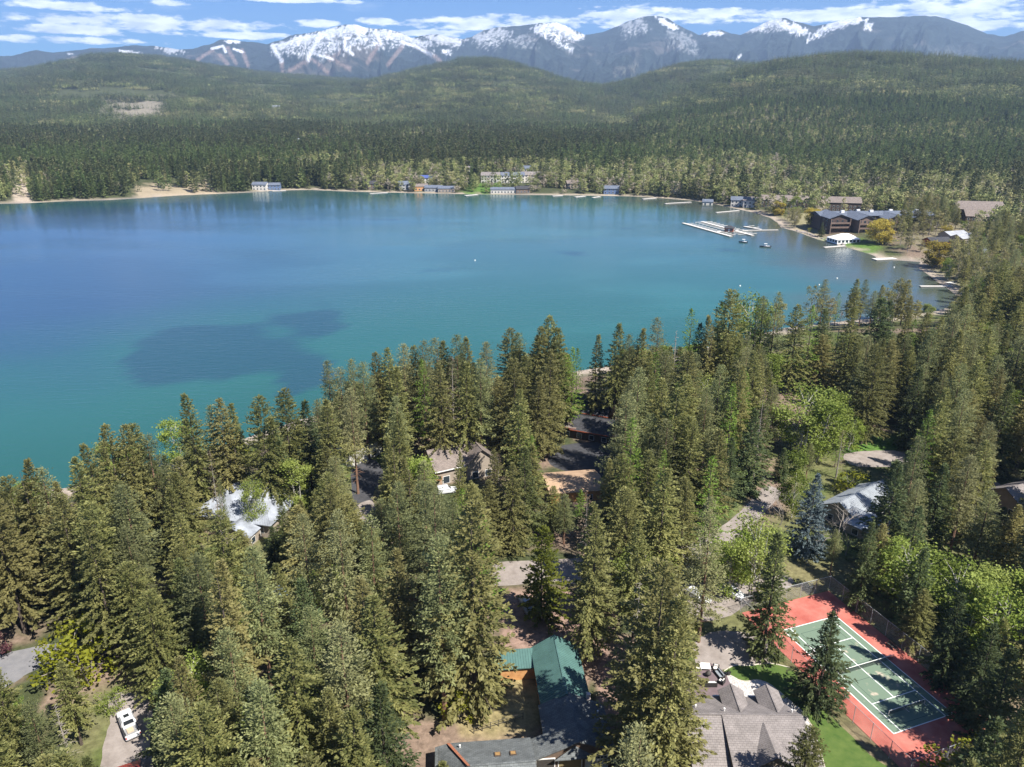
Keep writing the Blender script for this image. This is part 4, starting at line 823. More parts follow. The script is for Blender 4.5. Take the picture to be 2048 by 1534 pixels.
def car(name, label, u, v, yaw, paint, style, u2=None):
    p = P(u, v, G); o = empty(name, (p.x, p.y, G + .035), math.radians(yaw), label, 'pickup' if style == 'pickup' else 'car')
    if style == 'pickup':
        loft(o, 'body', [(2.85, .80, .78, .48, .92), (2.7, .95, .90, .42, 1.05), (1.5, .98, .95, .40, 1.12), (-.75, .98, .96, .40, 1.12)], paint)
        loft(o, 'cab', [(1.55, .90, .84, 1.10, 1.16), (.85, .90, .74, 1.10, 1.78), (-.55, .90, .74, 1.10, 1.80), (-.82, .90, .80, 1.10, 1.2)], paint)
        b = MB().box(-2.85, -.76, -.98, -.86, .45, 1.12).box(-2.85, -.76, .86, .98, .45, 1.12).box(-2.95, -2.85, -.98, .98, .45, 1.08).box(-2.85, -.76, -.86, .86, .55, .66); b.build('bed', paint, o); MB().box(-2.8, -.8, -.84, .84, .662, .68).build('bed_liner', mat('grey_bed_liner', (.25, .25, .25), .8, .3), o)
        MB().box(-2.83, -.78, -.99, -.84, 1.122, 1.15).box(-2.83, -.78, .84, .99, 1.122, 1.15).build('bed_rail', plastic, o); MB().box(-2.0, -1.1, -.35, .5, .69, .86).build('load', mat('cardboard', (.45, .36, .25), .9, .15), o)
        MB().add([(1.52, -.78, 1.19), (1.52, .78, 1.19), (.90, .68, 1.74), (.90, -.68, 1.74)], [(0, 1, 2, 3)]).build('windshield', carglass, o); MB().add([(-.835, -.68, 1.24), (-.835, .68, 1.24), (-.60, .62, 1.74), (-.60, -.62, 1.74)], [(3, 2, 1, 0)]).build('rear_window', carglass, o)
        MB().box(.1, .75, -.35, .35, 1.785, 1.8).build('sunroof', carglass, o)
        for s in (-1, 1):
            MB().add([(1.2, s * .915, 1.2), (-.6, s * .915, 1.2), (-.5, s * .79, 1.68), (.8, s * .79, 1.68)], [(0, 1, 2, 3)]).build('side_window', carglass, o); MB().box(1.05, 1.2, s * 1.0 - .1, s * 1.0 + .1, 1.15, 1.34).build('mirror', plastic, o)
            MB().box(2.78, 2.87, s * .62 - .16, s * .62 + .16, .72, .88).build('headlight', lampm, o); MB().box(-2.965, -2.94, s * .9 - .07, s * .9 + .07, .62, .95).build('tail_light', redl, o); wheel(o, 1.85, s * .86, .40); wheel(o, -1.85, s * .86, .40)
        MB().box(2.82, 2.95, -.9, .9, .42, .6).build('bumper', alloy, o); MB().box(-3.08, -2.96, -.9, .9, .45, .6).build('bumper', alloy, o)
    else:
        hgt = 1.7 if style == 'suv' else 1.45; rear = -2.2
        loft(o, 'body', [(2.3, .70, .68, .42, .72), (2.1, .88, .84, .34, .86), (1.0, .92, .88, .32, .98), (-1.6, .92, .89, .32, 1.02), (rear, .86, .82, .36, 1.0), (rear - .12, .74, .70, .45, .9)], paint)
        ct = -1.95 if style == 'suv' else -1.1
        loft(o, 'cabin', [(1.05, .84, .80, .95, 1.0), (.35, .84, .66, .95, hgt - .04), (-.5, .84, .68, .95, hgt), (ct, .84, .66, .95, hgt - .06), (rear + (.05 if style == 'suv' else .35), .82, .78, .95, 1.03)], paint)
        MB().add([(1.06, -.72, 1.02), (1.06, .72, 1.02), (.42, .60, hgt - .06), (.42, -.60, hgt - .06)], [(0, 1, 2, 3)]).build('windshield', carglass, o); e = rear + (.05 if style == 'suv' else .35)
        MB().add([(e - .02, -.68, 1.08), (e - .02, .68, 1.08), (ct - .03, .58, hgt - .08), (ct - .03, -.58, hgt - .08)], [(3, 2, 1, 0)]).build('rear_window', carglass, o)
        for s in (-1, 1):
            MB().add([(.85, s * .862, 1.04), (ct + .1, s * .862, 1.04), (ct + .2, s * .705, hgt - .12), (.32, s * .705, hgt - .12)], [(0, 1, 2, 3)]).build('side_window', carglass, o); MB().box(.72, .86, s * .96 - .09, s * .96 + .09, .98, 1.14).build('mirror', paint, o)
            MB().box(2.14, 2.27, s * .64 - .16, s * .64 + .12, .66, .80).build('headlight', lampm, o); MB().box(rear - .1, rear - .02, s * .70 - .13, s * .70 + .11, .80, .96).build('tail_light', redl, o); wheel(o, 1.4, s * .80, .34); wheel(o, -1.35, s * .80, .34)
        if style == 'suv':
            for s in (-1, 1): MB().tube([(.3, s * .6, hgt + .03), (ct, s * .6, hgt + .03)], .025, 5).build('roof_rail', alloy, o)
white_paint = mat('white_car_paint', (.62, .63, .64), .25, .03, spec=.5, coat=.5); silver_paint = mat('silver_car_paint', (.42, .46, .52), .3, .05, metal=.3, spec=.5, coat=.5)
car('pickup_truck', 'white pickup with open bed parked on the gravel drive', 258, 1455, 128, white_paint, 'pickup')
car('parked_car', 'white crossover parked beside the tall pine trunk', 1396, 1199, -52, white_paint, 'suv'); car('parked_car', 'white car half hidden behind birches right of the pine trunk', 1464, 1190, -48, white_paint, 'sedan'); car('parked_car', 'silver car in tree shade beside the yellow-green cedar', 1054, 1216, -72, silver_paint, 'sedan')
car('parked_car', 'white car in front of the brown gabled house', 893, 985, 15, white_paint, 'suv'); car('parked_car', 'white car behind the brown gabled house by the lodge', 944, 862, 100, white_paint, 'sedan')
# ------------------------------------------------------------------ resort, marina and the houses across the lake
dock_m = mat('pale_dock_deck', (.56, .53, .48), .85, .12, .8); dock_side = mat('dock_float', (.20, .19, .18), .8, .2)
def at0(u, v, z=0.0): return P(u, v, z)
def dock(name, label, a, b, w_, fingers=(), group=None, z=.55, cat='dock'):
    """floating walkway from pixel a to pixel b; fingers = (fraction, side, length)"""
    A, B = P(*a), P(*b); d = B - A; L_ = d.length; yaw = math.atan2(d.y, d.x); o = empty(name, (A.x, A.y, 0), yaw, label, cat, group)
    MB().box(0, L_, -w_ / 2, w_ / 2, z - .12, z).build('deck', dock_m, o); MB().box(.1, L_ - .1, -w_ / 2 + .1, w_ / 2 - .1, -.25, z - .121).build('float', dock_side, o)
    for t, s, fl in fingers: MB().box(L_ * t - .5, L_ * t + .5, (w_ / 2 if s > 0 else -w_ / 2 - fl), (w_ / 2 + fl if s > 0 else -w_ / 2), z - .11, z - .004).build('finger', dock_m, o)
    return o
dock('marina_dock', 'long outer marina dock with short finger slips along one side', (1366, 447), (1462, 474), 2.6, [(.06 + i * .072, 1, 5.5) for i in range(13)]); dock('marina_dock', 'inner marina dock with finger slips on both sides', (1404, 444), (1506, 472), 2.6, [(.04 + i * .078, s, 6.5) for i in range(12) for s in (-1, 1)])
dock('marina_walkway', 'short walkway joining the two marina docks beside the dock hut', (1432, 465), (1478, 461), 2.2); dock('marina_walkway', 'thin gangway from the inner marina dock to the rocky shore', (1485, 462), (1556, 461), 1.8); dock('marina_dock', 'small side dock forming a square basin behind the gangway', (1488, 454), (1522, 460), 2.2, [(.1, 1, 8), (.5, 1, 6)])
for lab, a, b, w_ in (('pale dock off the willow lawn left of the marina gangway', (1432, 426), (1478, 422), 2.2), ('low dock in front of the white tent lawn', (1648, 496), (1690, 493), 2.4), ('wide swim dock beside the sandy spit', (1748, 520), (1790, 518), 5.0), ('narrow dock in the cove right of the lake', (1840, 574), (1905, 574), 2.0), ('pale dock further up the cove near the right trees', (1896, 568), (1915, 566), 4.0),
                      ('white dock at the far shore where the bay turns', (1330, 408), (1382, 405), 2.4), ('white dock below the far green lawn', (930, 392), (955, 390), 4.0), ('dock at the far shore left of the blue house', (1150, 395), (1170, 393), 3.5), ('short dock on the far shore right of centre', (1185, 396), (1200, 394), 3), ('white dock at the far shore below the timber houses', (740, 388), (775, 386), 3), ('pale dock by the blue-and-white house', (545, 383), (572, 382), 3), ('pale landing on the far shore right of the low white house', (1105, 393), (1125, 392), 3), ('last white dock on the far shore before the bend', (1285, 399), (1312, 397), 3)):
    dock('dock', lab, a, b, w_)
def dock_hut():
    p = P(1458, 464); o = empty('dock_hut', (p.x, p.y, .55), math.radians(-20), 'small dark brown hut with hip roof floating between the marina docks', 'hut')
    MB().box(-3.6, 3.6, -3, 3, -.8, 0).build('float', dock_side, o); wall_ring(o, [(-3, -2.4), (3, -2.4), (3, 2.4), (-3, 2.4)], 0, 2.6, redwood)
    for pl in ([(-3.7, -3.1, 2.6), (3.7, -3.1, 2.6), (1.2, 0, 4.2), (-1.2, 0, 4.2)], [(3.7, 3.1, 2.6), (-3.7, 3.1, 2.6), (-1.2, 0, 4.2), (1.2, 0, 4.2)], [(3.7, -3.1, 2.6), (3.7, 3.1, 2.6), (1.2, 0, 4.2)], [(-3.7, 3.1, 2.6), (-3.7, -3.1, 2.6), (-1.2, 0, 4.2)]): MB().slab(pl, .15).build('roof_slope', sh_dark, o)
    for x in (-1.6, 1.6): window(o, (x, -2.4, 1.4), (0, -1), 1.2, 1.0)
    MB().box(-.5, .5, -2.46, -2.41, 0, 2.1).build('door', white_trim, o)
dock_hut()
def boat(label, u, v, yaw, l):
    p = P(u, v); o = empty('motor_boat', (p.x, p.y, 0), math.radians(yaw), label, 'boat', 'boats near the marina'); hull = mat('white_hull', (.75, .75, .74), .3, .04); dk = mat('dark_hull', (.05, .06, .08), .4, .2)
    loft(o, 'hull', [(l * .5, .05, .08, .15, .85), (l * .36, .4, .62, -.1, .8), (l * .1, .8, 1.0, -.2, .72), (-l * .3, .85, 1.05, -.2, .68), (-l * .48, .8, 1.0, -.15, .68)], dk)
    MB().box(-l * .42, l * .2, -.78, .78, .685, .72).build('cockpit_floor', hull, o); MB().add([(l * .14, -.7, .74), (l * .14, .7, .74), (l * .06, .55, 1.35), (l * .06, -.55, 1.35)], [(0, 1, 2, 3)]).build('windshield', carglass, o); MB().box(-l * .5 - .35, -l * .5 + .05, -.22, .22, .1, 1.05).build('outboard_motor', plastic, o, bevel=.05)
    for s in (-1, 1): MB().box(-.9, -.3, s * .45 - .25, s * .45 + .25, .72, 1.15).build('seat', hull, o, bevel=.04)
    for x in (-1.0, .4): MB().tube([(x, -.75, .7), (x, -.75, 2.1), (x, .75, 2.1), (x, .75, .7)], .03, 5).build('canopy_post', alloy, o)
    MB().slab([(-1.3, -.85, 2.2), (.7, -.85, 2.2), (.7, .85, 2.2), (-1.3, .85, 2.2)], .05).build('canopy', white_trim, o)
boat('small dark motor boat just below the inner marina dock', 1486, 485, 160, 5.5); boat('larger dark boat with white canopy heading away from the marina', 1530, 494, 170, 7.0)
for i, (u, v) in enumerate([(1674, 557), (1638, 570), (1480, 572), (1800, 603), (1788, 535), (950, 521)]):
    p = P(u, v); o = tag(MB().tube([(0, 0, -.3), (0, 0, -.1), (0, 0, .25), (0, 0, .5)], [.15, .42, .42, .12], 10).build('buoy', white_trim, smooth=True), ['white buoy in the open bay below the swim dock', 'white buoy left of two others in the bay', 'white buoy below the two motor boats', 'white buoy near the cove trees', 'white buoy just off the sandy spit', 'lone white buoy far out in mid lake'][i], 'buoy', 'mooring buoys'); o.location = (p.x, p.y, 0)
def gz(x, y): return float(height(np.array([x]), np.array([y]))[0])
def tent():
    p = P(1687, 478, 2.6); z = gz(p.x, p.y); o = empty('event_tent', (p.x, p.y, z), math.radians(12), 'white marquee tent with windowed sides on the lakeside lawn', 'tent'); canvas = mat('white_canvas', (.80, .80, .79), .8, .03); a, b = 8.5, 6.0
    wall_ring(o, [(-a, -b), (a, -b), (a, b), (-a, b)], -.3, 2.6, canvas, 'side_wall')
    for pl in ([(-a - .3, -b - .3, 2.6), (a + .3, -b - .3, 2.6), (3.2, 0, 5.6), (-3.2, 0, 5.6)], [(a + .3, b + .3, 2.6), (-a - .3, b + .3, 2.6), (-3.2, 0, 5.6), (3.2, 0, 5.6)], [(a + .3, -b - .3, 2.6), (a + .3, b + .3, 2.6), (3.2, 0, 5.6)], [(-a - .3, b + .3, 2.6), (-a - .3, -b - .3, 2.6), (-3.2, 0, 5.6)]): MB().slab(pl, .08).build('roof_panel', canvas, o)
    for i in range(6): window(o, (-a + 1.5 + i * 2.8, -b, 1.4), (0, -1), 1.9, 1.5, canvas)
    for i in range(4): window(o, (-a, -b + 1.6 + i * 2.9, 1.4), (-1, 0), 1.9, 1.5, canvas)
tent()
def hotel():
    p = P(1660, 462, 2.6); z = 2.6; o = empty('lakeside_hotel', (p.x + 2, p.y + 6, z), math.radians(3), 'long dark brown three-storey hotel with slate roofs and balcony bays by the lake', 'hotel'); tim = mat('dark_timber', (.075, .05, .042), .85, .25, .4); tim2 = mat('brown_shingle_cladding', (.165, .115, .09), .85, .2, .4)
    def block(cx, cy, yaw, L_, W_, wall, rise, mw=tim, mr=sh_slate): gable_parts(o, cx, cy, yaw, L_, W_, -1, wall + 1, rise, mw, mr, over=1.0, thick=.3, win=False)
    block(36, 12, 0, 84, 17, 9.4, 1.8); block(2, 2, math.radians(90), 24, 15, 9.6, 2.6, tim); block(19, -3, math.radians(90), 25, 13, 9.2, 2.8, tim2); block(44, 2, math.radians(90), 22, 13, 8.6, 2.6, tim2); block(66, 4, math.radians(90), 20, 13, 8.6, 2.4, tim)
    for (cx, yf, W_) in ((2, -10, 15), (19, -15.5, 13), (44, -9, 13), (66, -6, 13)):
        for fl in range(3):
            for i in range(4): window(o, (cx - W_ / 2 + W_ * (i + .5) / 4, yf, 1.5 + fl * 3.0), (0, -1), 1.5, 1.7, tim2)
        for fl in (1, 2):
            MB().box(cx - W_ * .45, cx + W_ * .45, yf - 1.7, yf - .02, fl * 3.0 - .25, fl * 3.0).build('balcony', tim2, o); MB().box(cx - W_ * .45, cx + W_ * .45, yf - 1.72, yf - 1.62, fl * 3.0, fl * 3.0 + 1.0).build('balcony_railing', tim2, o)
        for s in (-1, 1): MB().box(cx + s * W_ * .46 - .3, cx + s * W_ * .46 + .3, yf - 1.8, yf - .03, -1, 9.2).build('pillar', tim2, o)
    for yy in (-6, -1, 4, 9):
        for fl in range(3): window(o, (-5.5, yy, 1.5 + fl * 3.0), (-1, 0), 1.6, 1.7, tim2)
    for x in (10, 28, 33, 55, 75):
        for fl in range(3): window(o, (x, 3.5, 1.5 + fl * 3.0), (0, -1), 1.5, 1.7, tim2)
    for x, y in ((12, 9), (26, 14), (34, 10), (50, 13), (58, 9), (70, 13)): MB().box(x - 1.2, x + 1.2, y - .8, y + .8, 10.2, 12.4).build('roof_unit', white_trim, o)
hotel()
def far_house(name, label, u, v, z, yaw, L_, W_, wall, rise, mw, mr, cat='house', group=None, rad=None, **k):
    p = P(u, v, z); z = gz(p.x, p.y); p = P(u, v, max(z, .5)); z = gz(p.x, p.y); k.setdefault('wsize', (1.5, 1.4)); o = house(name, label, p.x, p.y, z, math.radians(yaw), L_, W_, wall, rise, mw, mr, cat, group, **k); FAR_HOUSES.append((p.x, p.y, rad or max(L_, W_) * .62)); return o
for a in (('resort_lodge', 'brown-roofed lodge building left of the lakeside willows', 1548, 412, 3, -8, 26, 14, 6, 3.5, dark_side, sh_brown), ('resort_lodge', 'brown-roofed building just right of the green willow', 1592, 414, 3, -8, 20, 13, 6, 3.5, dark_side, sh_brown), ('resort_lodge', 'long grey-brown roofed building behind the dark hotel front', 1680, 420, 3, -12, 30, 14, 7.0, 4, dark_side, sh_brown),
          ('resort_lodge', 'big brown gabled building right of the hotel among olive trees', 1950, 436, 3, -10, 34, 18, 8, 5, dark_side, sh_brown), ('resort_lodge', 'smaller brown gabled wing below the big brown building', 1955, 446, 3, -10, 22, 12, 6, 4, dark_side, sh_brown), ('cabin', 'dark-roofed red-brown cabin between the two golden willows', 1872, 492, 3, 10, 14, 9, 3.6, 2, redwood, sh_dark), ('cabin', 'pale-roofed cabin right of the dark-roofed one', 1905, 478, 3, 20, 16, 10, 3.4, 2, tan_side, membrane), ('cabin', 'pale long-roofed cabin above the right willow', 1925, 484, 3, 25, 14, 9, 3.4, 2, tan_side, membrane), ('cabin', 'slate-roofed cabin right of the lower golden willow', 1945, 515, 3, 15, 15, 9, 3.4, 2, grey_side, sh_slate),
          ('shore_house', 'white and blue two-storey house on the far left shore', 522, 380, 2, -4, 15, 9, 5.6, 2.2, cream_side, sh_slate), ('shore_house', 'small blue house next to the white and blue one', 549, 379, 2, 6, 13, 9, 5.0, 2.0, blue_side, sh_slate), ('shore_house', 'pale hillside house above the white and blue one', 523, 346, 10, 6, 16, 10, 5.5, 2.5, cream_side, sh_brown), ('shore_house', 'dark shore house left of the timber ones', 745, 377, 2, 0, 14, 9, 5, 2.5, brown_side, sh_dark), ('shore_house', 'grey shore house with a tall gable near the dark one', 810, 378, 2, 15, 13, 9, 5, 3, grey_side, sh_slate),
          ('shore_house', 'blue-roofed house behind the orange-brown one', 852, 366, 5, 0, 14, 10, 5.5, 2.5, cream_side, mat('bright_blue_roof', (.07, .10, .27), .5, .1)), ('shore_house', 'orange-brown shore house at the water', 842, 382, 2, 10, 14, 9, 4.0, 2.2, cedar, sh_brown), ('shore_house', 'low slate-roofed shore house left of the lawn', 868, 383, 2, -4, 18, 9, 3.5, 2, grey_side, sh_slate), ('shore_house', 'low grey shore house nearest the green lawn', 893, 384, 2, 4, 17, 9, 3.5, 2, tan_side, sh_slate), ('shore_house', 'long low white boathouse right of the lawn', 1007, 386, 2, 0, 26, 8, 3.6, 1.8, cream_side, sh_slate), ('shore_house', 'dark shore house right of the white boathouse', 1045, 386, 2, 8, 14, 9, 4, 2.4, brown_side, sh_dark),
          ('condominium', 'left block of white flats above the far shore', 985, 366, 6, -5, 24, 12, 8, 3, cream_side, sh_taupe), ('condominium', 'middle block of white flats with grey roofs', 1025, 366, 6, 4, 26, 12, 8, 3, cream_side, sh_slate), ('condominium', 'right block of white flats among leafy trees', 1062, 365, 6, 0, 22, 12, 8, 3, cream_side, sh_taupe), ('condominium', 'upper white flats on the slope behind the others', 950, 352, 8, 10, 22, 12, 7, 3, cream_side, sh_taupe), ('condominium', 'small upper block of flats behind the right one', 1058, 349, 9, -8, 18, 11, 6, 3, cream_side, sh_slate), ('shore_house', 'tan house among trees right of the flats', 1145, 376, 3, 12, 14, 10, 5, 3, tan_side, sh_brown), ('shore_house', 'blue-grey shore house half hidden by trees', 1222, 388, 2, -6, 15, 9, 5, 2.5, blue_side, sh_slate), ('shore_house', 'white shore house where the bay turns', 1476, 412, 2, -15, 13, 9, 5.5, 2.5, cream_side, sh_slate), ('shore_house', 'tall white house next to the one at the bend', 1500, 415, 2, -20, 12, 9, 6, 2.5, cream_side, sh_taupe), ('boathouse', 'small white boathouse on the shore before the willows', 1415, 407, 1, -10, 9, 7, 3, 1.8, cream_side, sh_slate)):
    far_house(*a, cat={'resort_lodge': 'lodge', 'cabin': 'cabin', 'condominium': 'flats', 'boathouse': 'boathouse'}.get(a[0], 'house'), group={'resort_lodge': 'resort buildings', 'cabin': 'resort cabins', 'condominium': 'flats on the far shore', 'shore_house': 'houses on the far shore'}.get(a[0]))
for lab, u, v, m, rf in (('pale house high in the woods above the far left shore', 555, 242, cream_side, silver_metal), ('light roofed house in the far valley left of centre', 790, 268, cream_side, sh_taupe), ('white house in the far valley woods', 610, 305, cream_side, silver_metal), ('red-roofed barn far off at the right edge', 2030, 217, brown_side, red_metal), ('house with brown roof in the far forest right of centre', 1305, 170, tan_side, sh_brown), ('pale house in a clearing beyond the flats', 935, 298, cream_side, sh_taupe), ('house in the forest clearing above the right shore', 1140, 312, tan_side, sh_taupe), ('white house in the woods on the right hill', 1560, 185, cream_side, sh_taupe)):
    far_house('forest_house', lab, u, v, 40, 5, 22, 14, 7, 4, m, rf, cat='house', group='houses scattered in the far forest', rad=45)
# rocks of the breakwater in front of the tent lawn
def rocks():
    r = random.Random(4); rk = mat('grey_boulder', (.26, .23, .21), .95, .3, .6); pts = [(1592, 462), (1612, 468), (1640, 478), (1665, 486), (1690, 492)]
    meshes = []
    for i in range(4):
        bm = bmesh.new(); bmesh.ops.create_icosphere(bm, subdivisions=1, radius=1)
        for v in bm.verts: v.co *= r.uniform(.7, 1.2)
        me = bpy.data.meshes.new('boulder'); bm.to_mesh(me); bm.free(); me.materials.append(rk); meshes.append(me)
    ts = sorted(r.uniform(0, len(pts) - 1.001) for _ in range(46))
    for i in range(46):
        t = ts[i]; k = int(t); f = t - k; u = pts[k][0] * (1 - f) + pts[k + 1][0] * f; v = pts[k][1] * (1 - f) + pts[k + 1][1] * f - r.uniform(.2, 1.8); p = P(u, v)
        o = link('boulder', meshes[i % 4]); o.location = (p.x, p.y, max(gz(p.x, p.y), -.2) + .15); s = r.uniform(.5, 1.2); o.scale = (s * 1.3, s, s * .75); o.rotation_euler = (0, 0, r.uniform(0, 6)); tag(o, f'grey boulder, {ordinal(i + 1)} from the left in the rock edging below the tent lawn', 'boulder', 'boulders along the tent lawn shore')
rocks()
# ------------------------------------------------------------------ trees
def conifer(seed, h=25., R=3.6, base=.12, nb=210, shape=.72, droop=.25, step=.42, per=3, size=.72, clump=0., top_round=0., gap=0., wide=.5):
    """crown as sprays of needles carried on whorled branches; returns verts, tint"""
    r = np.random.default_rng(seed); C, D, LN, WD, T = [], [], [], [], []
    lean = r.normal(0, .012, 2)
    lump = r.uniform(.72, 1.18, 9); lumpz = r.uniform(.75, 1.15, 14)
    for i in range(nb):
        t = (i + r.uniform(0, 1)) / nb; t = base + (1 - base) * t ** .92
        if gap and r.uniform() < gap * (1 - t): continue
        az = i * 2.39996 + r.uniform(-.5, .5)
        tt = (t - base) / (1 - base)
        pr = (1 - tt) ** shape * min(1, .55 + tt * 3.5)
        if top_round: pr = max(pr, top_round * (1 - tt ** 6))
        L = R * pr * r.uniform(.72, 1.12) * lump[int(az / 6.2832 * 9) % 9] * lumpz[int(tt * 13.9)] + .25
        el = .55 * tt - droop * (1 - tt) + r.normal(0, .12)
        bx, by = math.cos(az), math.sin(az)
        n = max(2, int(L / step)); s = (np.arange(n) + r.uniform(.2, 1, n)) / n; s = .18 + .82 * s
        sag = -droop * .5 * s * s * L + .10 * L * np.clip(s - .6, 0, 1)
        c = np.stack([bx * L * s * math.cos(el), by * L * s * math.cos(el), h * t + L * s * math.sin(el) + sag], 1)
        c[:, 0] += lean[0] * h * t * t; c[:, 1] += lean[1] * h * t * t
        c = np.repeat(c, per, 0); k = len(c); c += r.normal(0, .13 + clump, (k, 3)) * [1, 1, .7]
        fan = r.uniform(-1.0, 1.0, k); a2 = az + fan
        d = norm(np.stack([np.cos(a2), np.sin(a2), math.sin(el) - .12 + r.normal(0, .32, k) + .35 * tt], 1))
        z = size * r.uniform(.6, 1.25, k) * (.75 + .35 * (1 - tt))
        C.append(c); D.append(d); LN.append(z); WD.append(z * wide * r.uniform(.7, 1.2, k))
        T.append(np.clip(r.uniform(.05, .75) + r.normal(0, .22, k), 0, 1))
    c = np.array([[lean[0] * h, lean[1] * h, h * (.96 + .008 * i)] for i in range(6)]); C.append(c); D.append(norm(np.array([[math.cos(i), math.sin(i), 2.5] for i in range(6)]))); LN.append(np.full(6, .8)); WD.append(np.full(6, .28)); T.append(np.full(6, .6))
    C, D, LN, WD, T = np.concatenate(C), np.concatenate(D), np.concatenate(LN), np.concatenate(WD), np.concatenate(T)
    return tuft_quads(C, D, LN, WD, r), T
def trunk_mesh(name, h, r0, m, seed, twigs=0, tz=(.1, .9), twl=2.5, top=.95, lean=.01, sides=6):
    r = random.Random(seed); b = MB(); lx, ly = r.gauss(0, lean), r.gauss(0, lean)
    zs = [-.6, 0, .12, .4, .7, top]; b.tube([(lx * h * max(z, 0) ** 2, ly * h * max(z, 0) ** 2, (z * h if z >= 0 else z)) for z in zs], [r0 * 1.25, r0 * 1.1, r0 * .85, r0 * .62, r0 * .35, r0 * .08], sides, m)
    for i in range(twigs):
        z = r.uniform(*tz) * h; a = r.uniform(0, 6.28); l = twl * r.uniform(.4, 1) * (1.15 - z / h)
        b.tube([(lx * z * z / h, ly * z * z / h, z), (math.cos(a) * l * .6, math.sin(a) * l * .6, z + .05 * l), (math.cos(a) * l, math.sin(a) * l, z - .12 * l)], [.06, .04, .015], 3, m, False)
    return b.mesh(name)
def broadleaf(seed, h, R, base, nblob, nleaf, leaf, bark, tr=.22, stems=1, flat=1.0, limb=1.0, spread=.55):
    """trunk and limbs reaching out to loose leaf clumps; returns trunk mesh, verts, tint"""
    r = np.random.default_rng(seed); b = MB(); C, T = [], []
    for s in range(stems):
        ox, oy = (r.normal(0, .35, 2) if stems > 1 else (0, 0)); tx, ty = ox * 2.2 + r.normal(0, .3), oy * 2.2 + r.normal(0, .3)
        b.tube([(ox, oy, -.5), (ox, oy, 0), (ox + (tx - ox) * .4, oy + (ty - oy) * .4, h * .45), (tx, ty, h * .9)], [tr * 1.2, tr, tr * .6, tr * .1], 5, bark)
        for i in range(nblob // stems):
            t = r.uniform(0, 1); z = h * (base + (1 - base) * t)
            w = R * math.sqrt(max(.05, 1 - ((t - .42) / .62) ** 2)) * flat
            a = i * 2.4 + r.uniform(-.4, .4) + s; q = w * math.sqrt(r.uniform(.12, .95))
            p = np.array([tx * t + math.cos(a) * q, ty * t + math.sin(a) * q, z])
            z0 = max(h * base * .6, z - q * .75 - .5)
            b.tube([(tx * z0 / h, ty * z0 / h, z0), tuple((np.array([tx * z0 / h, ty * z0 / h, z0]) + p) / 2 + [0, 0, .25]), tuple(p)], [tr * .4 * limb, tr * .25 * limb, .025 * limb], 4, bark, False)
            k = nleaf // nblob; rad = R * spread * r.uniform(.55, 1.1) * .62
            c = p + r.normal(0, 1, (k, 3)) * rad * [.62, .62, .5]
            C.append(c); T.append(np.clip(r.uniform(.1, .8) + r.normal(0, .2, k), 0, 1))
    C = np.concatenate(C); T = np.concatenate(T); k = len(C); C[:, 2] = np.clip(C[:, 2], h * base * .5, None)
    d = norm(r.normal(0, 1, (k, 3)) * [1, 1, .6]); z = leaf * r.uniform(.6, 1.3, k)
    return b.mesh('trunk'), tuft_quads(C, d, z, z * .75, r, 1.4), T

bark_fir = mat('fir_bark', (.085, .065, .052), .95, .35, 3, bump=.6); bark_pine = mat('pine_bark', (.20, .115, .075), .95, .35, 2.5, bump=.6)
bark_pale = mat('birch_bark', (.50, .47, .42), .8, .25, 4); bark_grey = mat('grey_bark', (.26, .23, .20), .95, .3, 3)
F_fir = foliage('fir_needles', (.128, .144, .046), (.345, .335, .118), (.295, .25, .105), .45)
F_pine = foliage('pine_needles', (.135, .158, .066), (.305, .318, .135), (.29, .265, .13), .45)
F_dark = foliage('spruce_needles', (0.067, 0.100, 0.044), (0.154, 0.181, 0.067), (0.175, 0.187, 0.059), .42)
F_blue = foliage('blue_spruce_needles', (0.090, 0.130, 0.140), (0.185, 0.235, 0.245), (0.185, 0.235, 0.245))
F_larch = foliage('larch_needles', (0.116, 0.185, 0.027), (0.205, 0.293, 0.055), (0.178, 0.260, 0.041), .4)
F_birch = foliage('birch_leaves', (0.164, 0.225, 0.034), (0.293, 0.348, 0.075), (0.300, 0.328, 0.095), .45)
F_yel = foliage('shrub_leaves', (0.190, 0.210, 0.015), (0.320, 0.320, 0.030), (0.300, 0.300, 0.030), .45)
F_cot = foliage('cottonwood_leaves', (0.185, 0.185, 0.062), (0.308, 0.293, 0.116), (0.342, 0.287, 0.150), .4)
F_will = foliage('willow_leaves', (.36, .29, .05), (.58, .47, .10), (.50, .42, .08), .5)
F_cedar = foliage('cedar_sprays', (0.130, 0.157, 0.019), (0.239, 0.253, 0.038), (0.239, 0.253, 0.038), .42)
F_dead = foliage('dead_needles', (0.165, 0.116, 0.076), (0.256, 0.201, 0.146), (0.244, 0.195, 0.146))
F_mar = foliage('maroon_leaves', (0.061, 0.024, 0.030), (0.122, 0.043, 0.049), (0.110, 0.043, 0.049))

